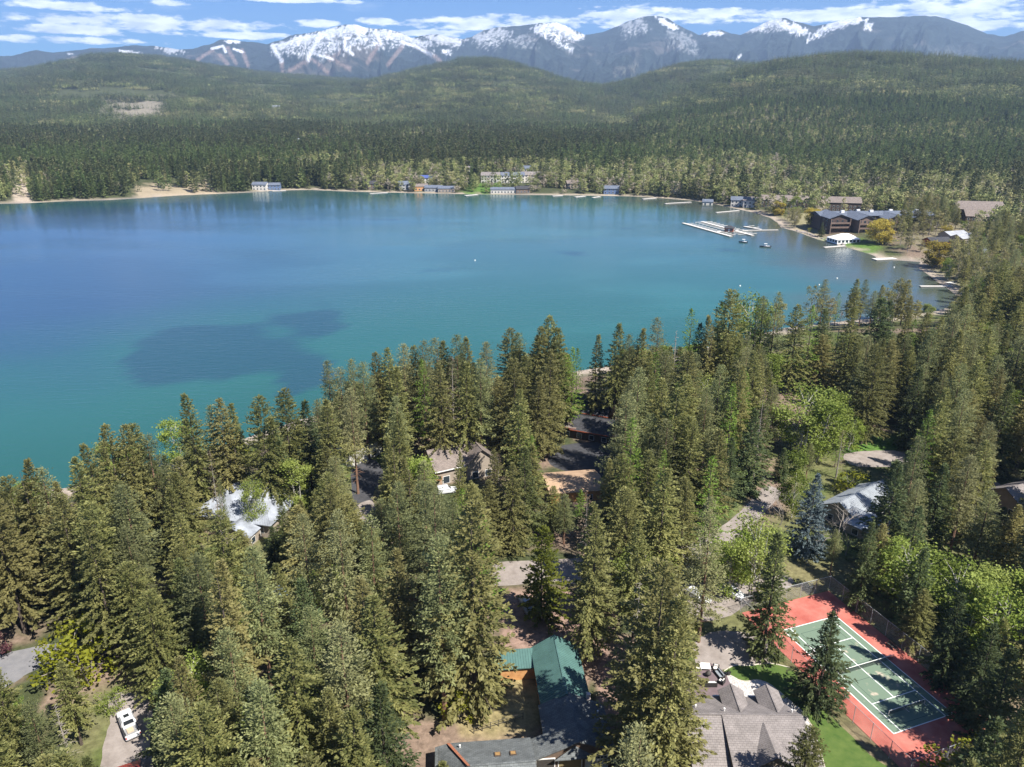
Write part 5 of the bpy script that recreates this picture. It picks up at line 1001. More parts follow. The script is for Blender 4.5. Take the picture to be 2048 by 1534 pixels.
SPEC = {}       # kind -> list of (trunk mesh, crown mesh or None, height)
def spec(kind, lst): SPEC[kind] = lst
def con(kind, seed, h, m, bark, tw, r0, **k):
    v, t = conifer(seed, h, **k); return (trunk_mesh('trunk', h, r0, bark, seed, tw, (.12, .7), k.get('R', 3.6) * .7), quads_mesh('crown', v, t, m), h)
spec('fir', [con('fir', 11 + i, 25, F_fir, bark_fir, 14, .30, R=(4.9, 5.5, 4.0, 5.9, 5.1, 4.4, 5.7)[i], base=(.12, .07, .2, .1, .08, .26, .15)[i], shape=(.72, .58, .85, .5, .68, .75, .62)[i], nb=300, droop=.26, per=6, size=.52, top_round=(.0, .12, .0, .2, .06, .0, .1)[i], gap=(0, 0, .1, 0, .1, .35, .15)[i]) for i in range(7)])
spec('pine', [con('pine', 31 + i, 26, F_pine, bark_pine, 16, .34, R=(4.4, 4.9, 4.1, 4.6)[i], base=(.32, .26, .38, .2)[i], shape=.58, nb=190, droop=.10, per=7, size=.48, clump=.16, top_round=.26, gap=.3, wide=.42) for i in range(4)])
spec('spruce', [con('spruce', 51 + i, 18, F_dark, bark_fir, 6, .26, R=(4.5, 4.1, 4.8)[i], base=.03, shape=.88, nb=260, droop=.34, per=6, size=.55, wide=.4) for i in range(3)])
spec('blue_spruce', [con('blue_spruce', 61, 18, F_blue, bark_fir, 4, .26, R=4.6, base=.03, shape=.88, nb=280, droop=.25, per=6, size=.5)])
spec('larch', [con('larch', 71 + i, 22, F_larch, bark_fir, 20, .24, R=(3.0, 3.4)[i], base=.2, shape=.7, nb=150, droop=.12, per=4, size=.5, gap=.2, wide=.4) for i in range(2)])
spec('cedar', [con('cedar', 81, 17, F_cedar, bark_fir, 4, .26, R=4.4, base=.06, shape=.6, nb=240, droop=.2, per=4, size=.62, top_round=.2)])
spec('dying_fir', [con('dying_fir', 91, 23, F_dead, bark_grey, 40, .26, R=2.8, base=.2, shape=.6, nb=110, droop=.2, per=2, size=.5, gap=.4, wide=.35)])
def leafy(kind, seed, h, m, bark, **k):
    tm, v, t = broadleaf(seed, h, bark=bark, **k); return (tm, quads_mesh('crown', v, t, m), h)
spec('birch', [leafy('birch', 101 + i, 13, F_birch, bark_pale, R=(3.3, 3.8, 3.0)[i], base=.16, nblob=(34, 40, 30)[i], nleaf=5200, leaf=.34, tr=.13, stems=(2, 3, 1)[i]) for i in range(3)])
spec('cottonwood', [leafy('cottonwood', 111 + i, 18, F_cot, bark_grey, R=(2.7, 3.3, 2.4)[i], base=.2, nblob=28, nleaf=2300, leaf=.40, tr=.2, stems=(1, 2, 1)[i]) for i in range(3)])
spec('willow', [leafy('willow', 121 + i, 14, F_will, bark_grey, R=(5.6, 6.2)[i], base=.14, nblob=60, nleaf=7500, leaf=.6, tr=.42, stems=2, spread=.42) for i in range(2)])
spec('shrub', [leafy('shrub', 131 + i, 3.4, F_yel, bark_grey, R=1.9, base=.12, nblob=16, nleaf=1100, leaf=.24, tr=.06, stems=3) for i in range(2)])
spec('leafy_bush', [leafy('leafy_bush', 136 + i, 3.4, F_birch, bark_grey, R=1.9, base=.12, nblob=16, nleaf=1100, leaf=.24, tr=.06, stems=3) for i in range(2)])
spec('maroon_bush', [leafy('maroon_bush', 141, 4.5, F_mar, bark_grey, R=2.2, base=.12, nblob=16, nleaf=1400, leaf=.26, tr=.07, stems=2)])
def bare(seed, h, bark, depth=4, spread=.5, tr=.16):
    r = random.Random(seed); b = MB()
    def grow(p, d, l, rad, k):
        q = p + d * l; b.tube([p, (p + q) / 2 + Vector((r.gauss(0, .03), r.gauss(0, .03), 0)) * l, q], [rad, rad * .8, rad * .6], 4 if k > 1 else 3, bark, False)
        if k == 0: return
        for i in range(3 if k > 1 else 4):
            a = Vector((r.gauss(0, 1), r.gauss(0, 1), r.gauss(.3, .5))).normalized()
            grow(p + (q - p) * r.uniform(.45, 1), (d * (1 - spread) + a * spread).normalized(), l * r.uniform(.55, .8), rad * .55, k - 1)
    grow(Vector((0, 0, -.4)), Vector((r.gauss(0, .05), r.gauss(0, .05), 1)).normalized(), h * .42, tr, depth); return (b.mesh('branches'), None, h)
spec('bare_tree', [bare(151 + i, 10, bark_grey, 4, .55, .13) for i in range(2)])
def snag(seed, h):
    tm = trunk_mesh('trunk', h, .3, bark_grey, seed, 70, (.15, .95), 3.2); return (tm, None, h)
spec('snag', [snag(161, 20)])

NAME = {'fir': 'fir_tree', 'pine': 'pine_tree', 'spruce': 'spruce_tree', 'blue_spruce': 'blue_spruce_tree', 'larch': 'larch_tree', 'cedar': 'cedar_tree', 'dying_fir': 'dying_fir_tree', 'birch': 'birch_tree',
        'cottonwood': 'cottonwood_tree', 'willow': 'willow_tree', 'shrub': 'yellow_shrub', 'leafy_bush': 'leafy_bush', 'maroon_bush': 'maroon_bush', 'bare_tree': 'bare_tree', 'snag': 'dead_snag_tree'}
NOUN = {'fir': ('fir', 'olive fir'), 'pine': ('pine', 'feathery pine'), 'spruce': ('spruce', 'dark spruce'), 'blue_spruce': ('blue spruce', 'silvery blue spruce'), 'larch': ('larch', 'bright green larch'),
        'cedar': ('cedar', 'yellow-green cedar'), 'dying_fir': ('dying fir', 'brown dying fir'), 'birch': ('birch', 'light green birch'), 'cottonwood': ('cottonwood', 'pale olive cottonwood'), 'willow': ('willow', 'golden yellow willow'),
        'shrub': ('shrub', 'yellow-green shrub'), 'leafy_bush': ('bush', 'light green bush'), 'maroon_bush': ('maroon bush', 'maroon bush'), 'bare_tree': ('bare tree', 'leafless grey tree'), 'snag': ('dead snag', 'bare grey snag')}
TREES = []      # (kind, x, y, z, h, widen)
def th(x, y): return float(height(np.array([x]), np.array([y]))[0])
def tree_top(kind, u, v, h, widen=1.0):
    """a tree whose tip is seen at (u, v): its usual height fixes how far off it stands on the ground"""
    z = G
    for _ in range(8):
        p = P(u, v, z + h); z = th(p.x, p.y)
    while z < .6 and h < 42:                 # never in the water: a taller tree nearer by
        h += 1.0; z = G
        for _ in range(5):
            p = P(u, v, z + h); z = th(p.x, p.y)
    TREES.append((kind, p.x, p.y, z, h, widen))
def tree_base(kind, u, v, vtop, widen=1.0):
    z = G
    for _ in range(4): p = P(u, v, z); z = th(p.x, p.y)
    h = 2.0
    while h < 45 and proj(p.x, p.y, z + h)[1] > vtop: h += .25
    TREES.append((kind, p.x, p.y, z, h, widen))
rt = random.Random(5)
# the tree line against the water, left to right (tips as seen)
for k, u, v, h in [('fir', 15, 956, 24), ('fir', 41, 927, 27), ('pine', 80, 941, 25), ('fir', 118, 968, 22), ('fir', 149, 915, 26), ('fir', 172, 889, 25), ('fir', 210, 850, 27), ('fir', 246, 853, 26), ('fir', 266, 848, 25), ('pine', 294, 871, 23),
                   ('spruce', 328, 912, 14), ('birch', 347, 828, 16), ('fir', 373, 789, 28), ('pine', 417, 814, 24), ('fir', 437, 801, 26), ('fir', 457, 809, 24), ('fir', 518, 795, 27), ('spruce', 543, 835, 22), ('fir', 566, 780, 26), ('spruce', 607, 804, 22), ('pine', 634, 800, 20),
                   ('pine', 654, 724, 26), ('pine', 679, 738, 24), ('pine', 704, 721, 26), ('pine', 724, 726, 25), ('fir', 753, 707, 26), ('fir', 775, 699, 27), ('pine', 807, 690, 27), ('fir', 829, 694, 26), ('pine', 846, 683, 28), ('pine', 872, 678, 27), ('fir', 888, 683, 26), ('dying_fir', 903, 715, 24),
                   ('pine', 915, 671, 28), ('fir', 933, 675, 27), ('pine', 972, 687, 26), ('fir', 1021, 659, 27), ('pine', 1038, 668, 26), ('fir', 1071, 673, 27), ('fir', 1086, 656, 29), ('fir', 1101, 634, 31), ('fir', 1118, 658, 29), ('larch', 1146, 697, 24), ('fir', 1195, 673, 26),
                   ('fir', 1238, 649, 30), ('pine', 1260, 672, 27), ('fir', 1278, 658, 29), ('pine', 1317, 637, 27), ('snag', 1354, 652, 24), ('larch', 1384, 620, 28), ('spruce', 1400, 648, 22), ('fir', 1426, 633, 27), ('larch', 1442, 607, 28), ('fir', 1466, 582, 33), ('birch', 1508, 587, 25),
                   ('larch', 1518, 596, 27), ('pine', 1530, 594, 27), ('pine', 1556, 586, 29), ('fir', 1599, 611, 27), ('larch', 1628, 611, 27), ('spruce', 1652, 618, 24), ('dying_fir', 1683, 626, 24), ('fir', 1709, 617, 26), ('spruce', 1762, 598, 27), ('spruce', 1779, 603, 26), ('fir', 1817, 629, 25), ('larch', 1830, 640, 22),
                   ('fir', 1859, 628, 26), ('fir', 1882, 636, 26), ('pine', 1905, 610, 27), ('fir', 1935, 575, 28), ('pine', 1955, 545, 27), ('fir', 1985, 548, 27), ('fir', 2012, 520, 28), ('pine', 2035, 500, 27),
                   ('fir', 1100, 700, 28), ('fir', 1030, 720, 27), ('fir', 880, 730, 27), ('larch', 845, 720, 25), ('pine', 960, 720, 27), ('fir', 930, 725, 27), ('fir', 790, 735, 26), ('pine', 700, 780, 25), ('fir', 650, 800, 25)]:
    tree_top(k, u, v, h, rt.uniform(.9, 1.12) * (1.35 if (k, u) == ('spruce', 1762) else 1))
# single trees one can pick out further in: foot (u, v) and the height of the tip
for k, u, v, vt, wd in [('blue_spruce', 1610, 1112, 950, 1.0), ('spruce', 1632, 1412, 1228, 1.12), ('spruce', 1525, 1312, 1072, .95), ('pine', 1397, 1284, 1000, .85), ('cedar', 1082, 1240, 1058, 1.0), ('birch', 1596, 915, 775, 1.25), ('birch', 1655, 905, 785, 1.2), ('birch', 1625, 920, 800, 1.2),
                        ('birch', 1500, 1195, 1040, 1.0), ('birch', 1455, 1190, 1060, .9), ('birch', 1583, 1035, 912, .9), ('birch', 600, 1025, 920, 1.1), ('birch', 515, 1068, 950, .55), ('birch', 1895, 1268, 1128, 1.3), ('birch', 1985, 1330, 1175, 1.3), ('birch', 1950, 1255, 1130, 1.3), ('birch', 1930, 1300, 1160, 1.2), ('birch', 2030, 1290, 1150, 1.3), ('fir', 55, 1580, 1345, 1.0), ('pine', 118, 1625, 1405, .9), ('pine', 455, 1080, 960, .5), ('birch', 1530, 1150, 1060, 1.0),
                        ('bare_tree', 1665, 1112, 985, 1.2), ('bare_tree', 1690, 1110, 1010, 1.0), ('bare_tree', 1560, 1050, 960, .9), ('shrub', 488, 932, 898, 1.2), ('shrub', 470, 1140, 1112, 1.0), ('shrub', 1388, 1265, 1235, .8), ('leafy_bush', 478, 1332, 1248, 1.3), ('shrub', 165, 1340, 1250, 1.2),
                        ('shrub', 150, 1335, 1262, .9), ('maroon_bush', 2, 1310, 1262, 1.0), ('shrub', 920, 1432, 1385, 1.1), ('leafy_bush', 225, 1420, 1385, 1.0), ('shrub', 1700, 985, 945, 1.2), ('snag', 150, 1560, 1400, .9), ('dying_fir', 448, 1100, 905, .6),
                        ('shrub', 1900, 1545, 1485, 1.3), ('birch', 1460, 950, 880, .9), ('leafy_bush', 1420, 990, 950, 1.1), ('larch', 1040, 960, 815, .9), ('larch', 1150, 860, 700, .9), ('shrub', 1370, 1005, 965, 1.1), ('spruce', 480, 900, 835, 1.0), ('spruce', 575, 1110, 1000, .9),
                        ('spruce', 1755, 1145, 925, 1.15), ('spruce', 1715, 1215, 1050, 1.0), ('spruce', 1815, 1260, 1100, 1.1), ('spruce', 1850, 1110, 930, 1.1), ('spruce', 1790, 1060, 905, 1.0), ('spruce', 1940, 1440, 1255, 1.1), ('spruce', 1970, 1500, 1300, 1.1), ('spruce', 1880, 1370, 1190, 1.0),
                        ('fir', 1288, 1570, 1125, .92), ('fir', 1320, 1610, 1190, .85), ('fir', 1180, 1320, 1010, .95), ('snag', 1262, 1400, 1150, .8), ('fir', 950, 1420, 1010, 1.1), ('pine', 890, 1440, 1075, 1.0), ('fir', 1590, 1640, 1455, .9), ('fir', 922, 1085, 905, .62), ('fir', 990, 1095, 905, .75)]:
    tree_base(k, u, v, vt, wd)

for u, v, vt in ((1556, 431, 404), (1627, 453, 418), (1758, 488, 441), (1872, 534, 484), (1892, 474, 452)): tree_base('willow', u, v, vt, 1.25)
for k, u, v, vt, wd in (('birch', 1583, 428, 394, 1.5), ('spruce', 1642, 474, 444, 1.0), ('spruce', 1682, 456, 440, .9), ('cottonwood', 1800, 492, 440, 1.2), ('cottonwood', 1780, 470, 438, 1.1), ('cottonwood', 1820, 500, 446, 1.2), ('cottonwood', 1900, 545, 470, 1.2), ('cottonwood', 1925, 560, 490, 1.1), ('cottonwood', 1845, 480, 440, 1.2), ('shrub', 1620, 464, 456, 1.0)): tree_base(k, u, v, vt, wd)
# what trees must not stand on or hide, in the picture
KEEP = [[(1560, 785), (1670, 785), (1680, 870), (1570, 885)], [(1460, 1050), (1550, 1045), (1550, 1150), (1455, 1140)], [(1860, 1140), (2000, 1170), (2005, 1245), (1870, 1255)], [(575, 930), (630, 930), (630, 985), (575, 990)], [(1592, 965), (1635, 965), (1640, 1105), (1585, 1105)], [(1070, 1075), (1100, 1075), (1108, 1225), (1062, 1225)], [(450, 955), (500, 934), (548, 952), (580, 1000), (572, 1045), (500, 1052), (448, 1030)], [(703, 880), (742, 878), (748, 925), (765, 940), (760, 965), (706, 952)], [(852, 935), (868, 872), (950, 866), (988, 900), (975, 950), (905, 960), (880, 985)],
        [(1088, 948), (1130, 934), (1195, 934), (1190, 962), (1150, 975), (1095, 972)], [(1150, 780), (1220, 795), (1222, 868), (1160, 872)], [(1118, 905), (1180, 898), (1180, 928), (1115, 930)], [(1455, 1040), (1528, 968), (1568, 985), (1520, 1045), (1470, 1068)],
        [(1712, 898), (1800, 898), (1800, 934), (1715, 936)], [(1660, 1035), (1748, 952), (1785, 985), (1760, 1040), (1712, 1095)], [(998, 1118), (1075, 1112), (1075, 1170), (998, 1172)], [(1110, 1122), (1160, 1120), (1165, 1160), (1110, 1165)], [(1022, 1178), (1085, 1178), (1090, 1248), (1015, 1262)],
        [(1010, 1262), (1150, 1255), (1200, 1275), (1235, 1430), (1225, 1560), (900, 1560), (915, 1462), (955, 1355), (1000, 1300)], [(1395, 1268), (1480, 1240), (1560, 1260), (1570, 1190), (1655, 1150), (1700, 1195), (1840, 1330), (1940, 1420), (1930, 1500), (1880, 1560), (1380, 1560), (1385, 1380)],
        [(212, 1390), (304, 1390), (306, 1560), (205, 1560)], [(-20, 1300), (145, 1278), (150, 1308), (60, 1345), (20, 1372), (-20, 1390)], [(1362, 1168), (1485, 1165), (1485, 1232), (1362, 1235)], [(1985, 948), (2060, 945), (2060, 1012), (1995, 1012)], [(1820, 590), (1900, 560), (1900, 625)],
        [(1160, 735), (1185, 735), (1185, 790), (1160, 790)], [(1556, 640), (1582, 640), (1580, 668), (1560, 668)], [(529, 1195), (537, 1195), (537, 1215), (529, 1215)], [(712, 1000), (745, 1000), (752, 1035), (715, 1035)], [(955, 1350), (1075, 1350), (1070, 1420), (950, 1460)]]
RES = [[(1537, 405), (1568, 405), (1568, 420), (1537, 420)], [(1606, 420), (1648, 420), (1648, 442), (1606, 442)], [(1737, 445), (1780, 445), (1780, 480), (1737, 480)], [(1850, 488), (1892, 488), (1892, 525), (1850, 525)], [(1648, 412), (1740, 415), (1725, 468), (1655, 468)], [(1740, 416), (1800, 418), (1800, 428), (1740, 428)], [(1655, 452), (1745, 452), (1790, 505), (1690, 500), (1600, 470), (1600, 455)], [(1920, 405), (1985, 405), (1985, 440), (1920, 440)], [(1525, 398), (1605, 398), (1605, 415), (1525, 415)], [(1735, 508), (1850, 508), (1850, 530), (1745, 530)], [(1890, 458), (1935, 462), (1935, 478), (1890, 472)]]
SKY_U = [0, 130, 210, 300, 330, 373, 480, 550, 640, 700, 770, 930, 990, 1030, 1140, 1160, 1185, 1240, 1400, 1440, 1550, 1580, 1640, 1800, 1890, 1912, 1950, 2048]
SKY_V = [965, 990, 885, 905, 955, 860, 910, 860, 810, 760, 730, 705, 770, 700, 700, 800, 800, 695, 690, 650, 690, 730, 670, 665, 655, 600, 560, 520]
def clear_of(x, y, z, h, wd, polys, sky=True):
    ss = np.array([.0, .06, .15, .3, .45, .6, .75, .88, .97, 1.0]); hw = np.array([.1, .5, 1, 1, .9, .75, .55, .3, .1, 0]) * wd
    uu, vv = proj(np.full(10, x), np.full(10, y), z + h * ss); du = F_PX * hw / math.hypot(y, CZ - z)
    if sky and vv[-1] < np.interp(uu[-1], SKY_U, SKY_V): return False
    U3 = np.concatenate([uu, uu - du, uu + du]); V3 = np.concatenate([vv, vv, vv])
    for p in polys:
        if in_poly(U3, V3, p).any(): return False
    return True
_pr = P(2022, 985, G + 3.5); _pb = P(535, 1205, G + 3)
FOOT = [(7.0, 94, 7.0), (8.4, 82, 7.5), (-1, 95, 5), (-3, 76, 9), (-8, 75, 7), (33, 80, 9), (27, 80, 8), (39, 78, 7), (-55.3, 144.6, 11.5), (-54, 136, 6), (-38.5, 173, 6.5), (-14, 163, 7.5), (-8, 166, 7), (13.6, 154.6, 7.8), (21.5, 193.5, 7.5), (22, 185, 6.5), (6.5, 191.5, 7.5), (14, 188.5, 6), (74.5, 143, 9), (70, 137, 6), (_pr.x + 3.5, _pr.y, 8), (-50.4, 74, 4), (_pb.x, _pb.y, 5)] + [(q[0], q[1], q[2] * .85) for q in FAR_HOUSES]
COURT = [(Matrix.Rotation(math.radians(19.94), 2) @ Vector(q)) + Vector((53.47, 84.03)) for q in ((-4.4, -7), (15.6, -7), (15.6, 30.8), (-4.4, 30.8))]
HOTEL = [(198, 484), (290, 486), (290, 532), (196, 530)]
def blocked(x, y):
    b = np.zeros(x.shape, bool)
    for q in FOOT: b |= (x - q[0]) ** 2 + (y - q[1]) ** 2 < q[2] ** 2
    for s in SHEETS + [COURT, HOTEL]: b |= in_poly(x, y, s)
    return b
def fill(n_try, xr, yr, space, kinds, polys, sky, hr, wd, seed):
    """fill the woods, keeping trees apart and out of the clearings"""
    r = random.Random(seed); cell = {}
    for t in TREES: cell.setdefault((int(t[1] // 8), int(t[2] // 8)), []).append((t[1], t[2]))
    xs = np.array([r.uniform(*xr) for _ in range(n_try)]); ys = np.array([r.uniform(*yr) for _ in range(n_try)]); sds = shore_sd(xs, ys); zs = height(xs, ys, sds); U, V = proj(xs, ys, zs)
    dens = fbm(xs / 26, ys / 26, 3, seed); sds = np.where(blocked(xs, ys), -1, sds)
    for x, y, s, z, u, d in zip(xs, ys, sds, zs, U, dens):
        if s < 7 or u < -90 or u > 2150: continue
        sp_ = space * (.8 + .75 * abs(d - .5) * 2)
        cx, cy = int(x // 8), int(y // 8); ok = True
        for i in (-1, 0, 1):
            for j in (-1, 0, 1):
                for (a, b) in cell.get((cx + i, cy + j), ()):
                    if (a - x) ** 2 + (b - y) ** 2 < sp_ * sp_: ok = False; break
        if not ok: continue
        k = r.choices([q[0] for q in kinds], [q[1] * (1 + 2.2 * (q[2] if len(q) > 2 else 0) * (d - .5) * 4) if len(q) > 2 else q[1] for q in kinds])[0]
        h = r.uniform(*hr) * {'birch': .55, 'larch': .88, 'spruce': .8, 'cottonwood': .85, 'shrub': .14, 'leafy_bush': .15, 'bare_tree': .5, 'cedar': .7}.get(k, 1)
        for f in ((1, .88, .76, .64, .52, .42) if k not in ('shrub', 'leafy_bush') else (1,)):
            if clear_of(x, y, z, h * f, wd * (.6 + .4 * f), polys, sky):
                TREES.append((k, x, y, z, h * f, r.uniform(.95, 1.28) * (1 + (1 - f) * .25))); cell.setdefault((cx, cy), []).append((x, y)); break
fill(15000, (-150, 150), (40, 135), 5.3, [('fir', 52), ('pine', 24), ('spruce', 8), ('larch', 4), ('birch', 4, .4), ('dying_fir', 1.5), ('leafy_bush', 3), ('shrub', 2)], KEEP, True, (18, 28), 3.9, 3)
fill(15000, (-190, 215), (135, 300), 5.4, [('fir', 50), ('pine', 28), ('spruce', 8), ('larch', 9), ('birch', 8, .4), ('dying_fir', 2), ('leafy_bush', 3)], KEEP, True, (19, 29), 3.9, 4)
fill(13000, (90, 340), (300, 640), 6.3, [('cottonwood', 46), ('fir', 14), ('pine', 12), ('bare_tree', 8), ('larch', 4), ('birch', 8)], [[(1820, 590), (1900, 560), (1900, 625)]] + RES, False, (15, 23), 3.0, 6)
# ---- put the trees up
LANDMARKS = [('the white pickup', 258, 1455), ('the grey road at the left edge', 60, 1325), ('the silver-roofed house', 505, 1000), ('the pale stone-walled house', 725, 910), ('the brown gabled house', 920, 915), ('the flat tan roof', 1140, 958), ('the dark-roofed lodge', 1190, 830),
             ('the green metal roof', 1130, 1340), ('the silver car in the shade', 1053, 1213), ('the white car by the pine trunk', 1395, 1195), ('the tennis court', 1740, 1350), ('the silvery blue spruce', 1610, 1040), ('the grey metal-roofed house', 1720, 1015), ('the gravel lane bend', 1515, 1015),
             ('the grey-brown roof with dormers', 1500, 1460), ('the house at the right edge', 2020, 980), ('the white tent', 1686, 470), ('the brown waterfront hotel', 1740, 430), ('the marina docks', 1450, 460), ('the gravel turnaround', 1755, 918), ('the small beach gap', 1570, 655), ('the cove dock', 1870, 574), ('the left edge of the photo', 0, 1130), ('the fenced yard', 1000, 1400)]
def plant_trees():
    protos = {}; rows = []
    r = random.Random(77)
    for t in TREES:
        k, x, y, z, h, wd = t
        u, v = proj(x, y, z + h * .6)
        lm = min(LANDMARKS, key=lambda q: math.hypot(q[1] - u, (q[2] - v) * 1.15)); dx, dy = u - lm[1], v - lm[2]
        side = ('right of' if dx > 0 else 'left of') if abs(dx) > abs(dy) * .9 else ('below' if dy > 0 else 'above')
        rows.append((k, lm[0], side, math.hypot(dx, dy), t))
    rows.sort(key=lambda q: q[3]); rank = {}; count = {}; extra = []
    LIM = 300
    order = sorted(range(len(rows)), key=lambda i: math.hypot(rows[i][4][2], rows[i][4][1]) / rows[i][4][4])
    keep = set(); c = {}
    for i in order:
        k = rows[i][0]; c[k] = c.get(k, 0) + 1
        if c[k] <= LIM: keep.add(i)
    for i, (k, lm, side, d, t) in enumerate(rows):
        vi = r.randrange(len(SPEC[k])); tm, cm, h0 = SPEC[k][vi]; s = t[4] / h0; w_ = s * t[5]
        if t[4] < h0 * .7: w_ *= 1.1
        rz = r.uniform(0, 6.283)
        if i not in keep: extra.append((k, vi, t, rz, (w_, w_, s))); continue
        key = (k, lm, side); rank[key] = rank.get(key, 0) + 1; n = rank[key]
        size = 'tall ' if t[4] > h0 * 1.06 else ('short ' if t[4] < h0 * .62 else '')
        noun, desc = NOUN[k]; rel = side
        lab = f'{size}{desc}, ' + (f'nearest {noun}' if n == 1 else f'{ordinal(n)}-nearest {noun}') + f' {rel} {lm}'
        if k == 'blue_spruce': lab = 'silvery blue spruce with a dense cone standing by the gravel lane'
        o = empty(NAME[k], (t[1], t[2], t[3] - .05), rz, lab, 'bush' if k in ('shrub', 'leafy_bush', 'maroon_bush') else 'tree', NOUN[k][0] + 's of the lakeside woods'); o.scale = (w_, w_, s)
        link('trunk' if k != 'bare_tree' else 'branches', tm, o)
        if cm: link('crown', cm, o)
    return extra
EXTRA = plant_trees()
print('trees', len(TREES), 'extra', len(EXTRA), {k: sum(t[0] == k for t in TREES) for k in SPEC})
# ------------------------------------------------------------------ the far woods: one mass on the other side of the lake
def far_tree_meshes():
    out = []
    FF = foliage('far_conifer_needles', (0.060, 0.083, 0.032), (0.133, 0.155, 0.058), (0.153, 0.140, 0.067), .3)
    FG = foliage('far_larch_needles', (0.079, 0.120, 0.036), (0.142, 0.191, 0.065), (0.160, 0.185, 0.065), .35)
    FB = foliage('far_leaves', (0.187, 0.223, 0.075), (0.347, 0.366, 0.143), (0.428, 0.356, 0.197), .4)
    FT = foliage('far_bare_twigs', (0.304, 0.259, 0.197), (0.463, 0.401, 0.312), (0.428, 0.375, 0.267), .3)
    for i in range(4):
        v, t = conifer(301 + i, 24., (3.7, 3.2, 4.0, 3.4)[i], .1, 62, .85, .28, 1.5, 2, 2.0, wide=.62); out.append(('needle', v, t, FF, 24.))
    for i in range(2):
        v, t = conifer(311 + i, 22., 2.9, .1, 55, .8, .2, 1.5, 2, 1.7, wide=.55); out.append(('larch', v, t, FG, 22.))
    for i in range(3):
        tm, v, t = broadleaf(321 + i, 15., (3.6, 4.2, 3.0)[i], .12, 22, 320, 1.25, bark_grey); out.append(('leaf', v, t, FB, 15.))
    for i in range(2):
        tm, v, t = broadleaf(331 + i, 16., 3.2, .12, 22, 260, 1.0, bark_grey); out.append(('twig', v, t, FT, 16.))
    return out
def gn_scatter(name, pts, rot, scl, var, sources):
    me = bpy.data.meshes.new(name); me.vertices.add(len(pts)); me.vertices.foreach_set('co', np.asarray(pts, float).ravel())
    for nm, ty, arr in (('rot', 'FLOAT', rot), ('scl', 'FLOAT_VECTOR', scl), ('variant', 'INT', var)):
        a = me.attributes.new(nm, ty, 'POINT')
        if ty == 'FLOAT_VECTOR': a.data.foreach_set('vector', np.asarray(arr, np.float32).ravel())
        else: a.data.foreach_set('value', np.asarray(arr, np.int32 if ty == 'INT' else np.float32))
    c = bpy.data.collections.new(name + '_sources')
    for i, m in enumerate(sources):
        o = bpy.data.objects.new(f'{name}_source_{i:03d}', m); c.objects.link(o)
    o = link(name, me)
    ng = bpy.data.node_groups.new(name + '_scatter', 'GeometryNodeTree')
    ng.interface.new_socket('Geometry', in_out='INPUT', socket_type='NodeSocketGeometry'); ng.interface.new_socket('Geometry', in_out='OUTPUT', socket_type='NodeSocketGeometry')
    N = ng.nodes.new; L = ng.links.new
    gi, go = N('NodeGroupInput'), N('NodeGroupOutput'); ip = N('GeometryNodeInstanceOnPoints'); mp = N('GeometryNodeMeshToPoints'); ci = N('GeometryNodeCollectionInfo')
    ci.inputs[0].default_value = c; ci.inputs[1].default_value = True; ci.inputs[2].default_value = True
    def attr(nm, ty):
        a = N('GeometryNodeInputNamedAttribute'); a.data_type = ty; a.inputs[0].default_value = nm; return a.outputs[0]
    cx = N('ShaderNodeCombineXYZ'); L(attr('rot', 'FLOAT'), cx.inputs[2])
    L(gi.outputs[0], mp.inputs[0]); L(mp.outputs[0], ip.inputs['Points']); L(ci.outputs[0], ip.inputs['Instance']); ip.inputs['Pick Instance'].default_value = True
    L(attr('variant', 'INT'), ip.inputs['Instance Index']); L(cx.outputs[0], ip.inputs['Rotation']); L(attr('scl', 'FLOAT_VECTOR'), ip.inputs['Scale']); L(ip.outputs[0], go.inputs[0])
    md = o.modifiers.new('scatter', 'NODES'); md.node_group = ng
    return tag(o, kind='stuff')
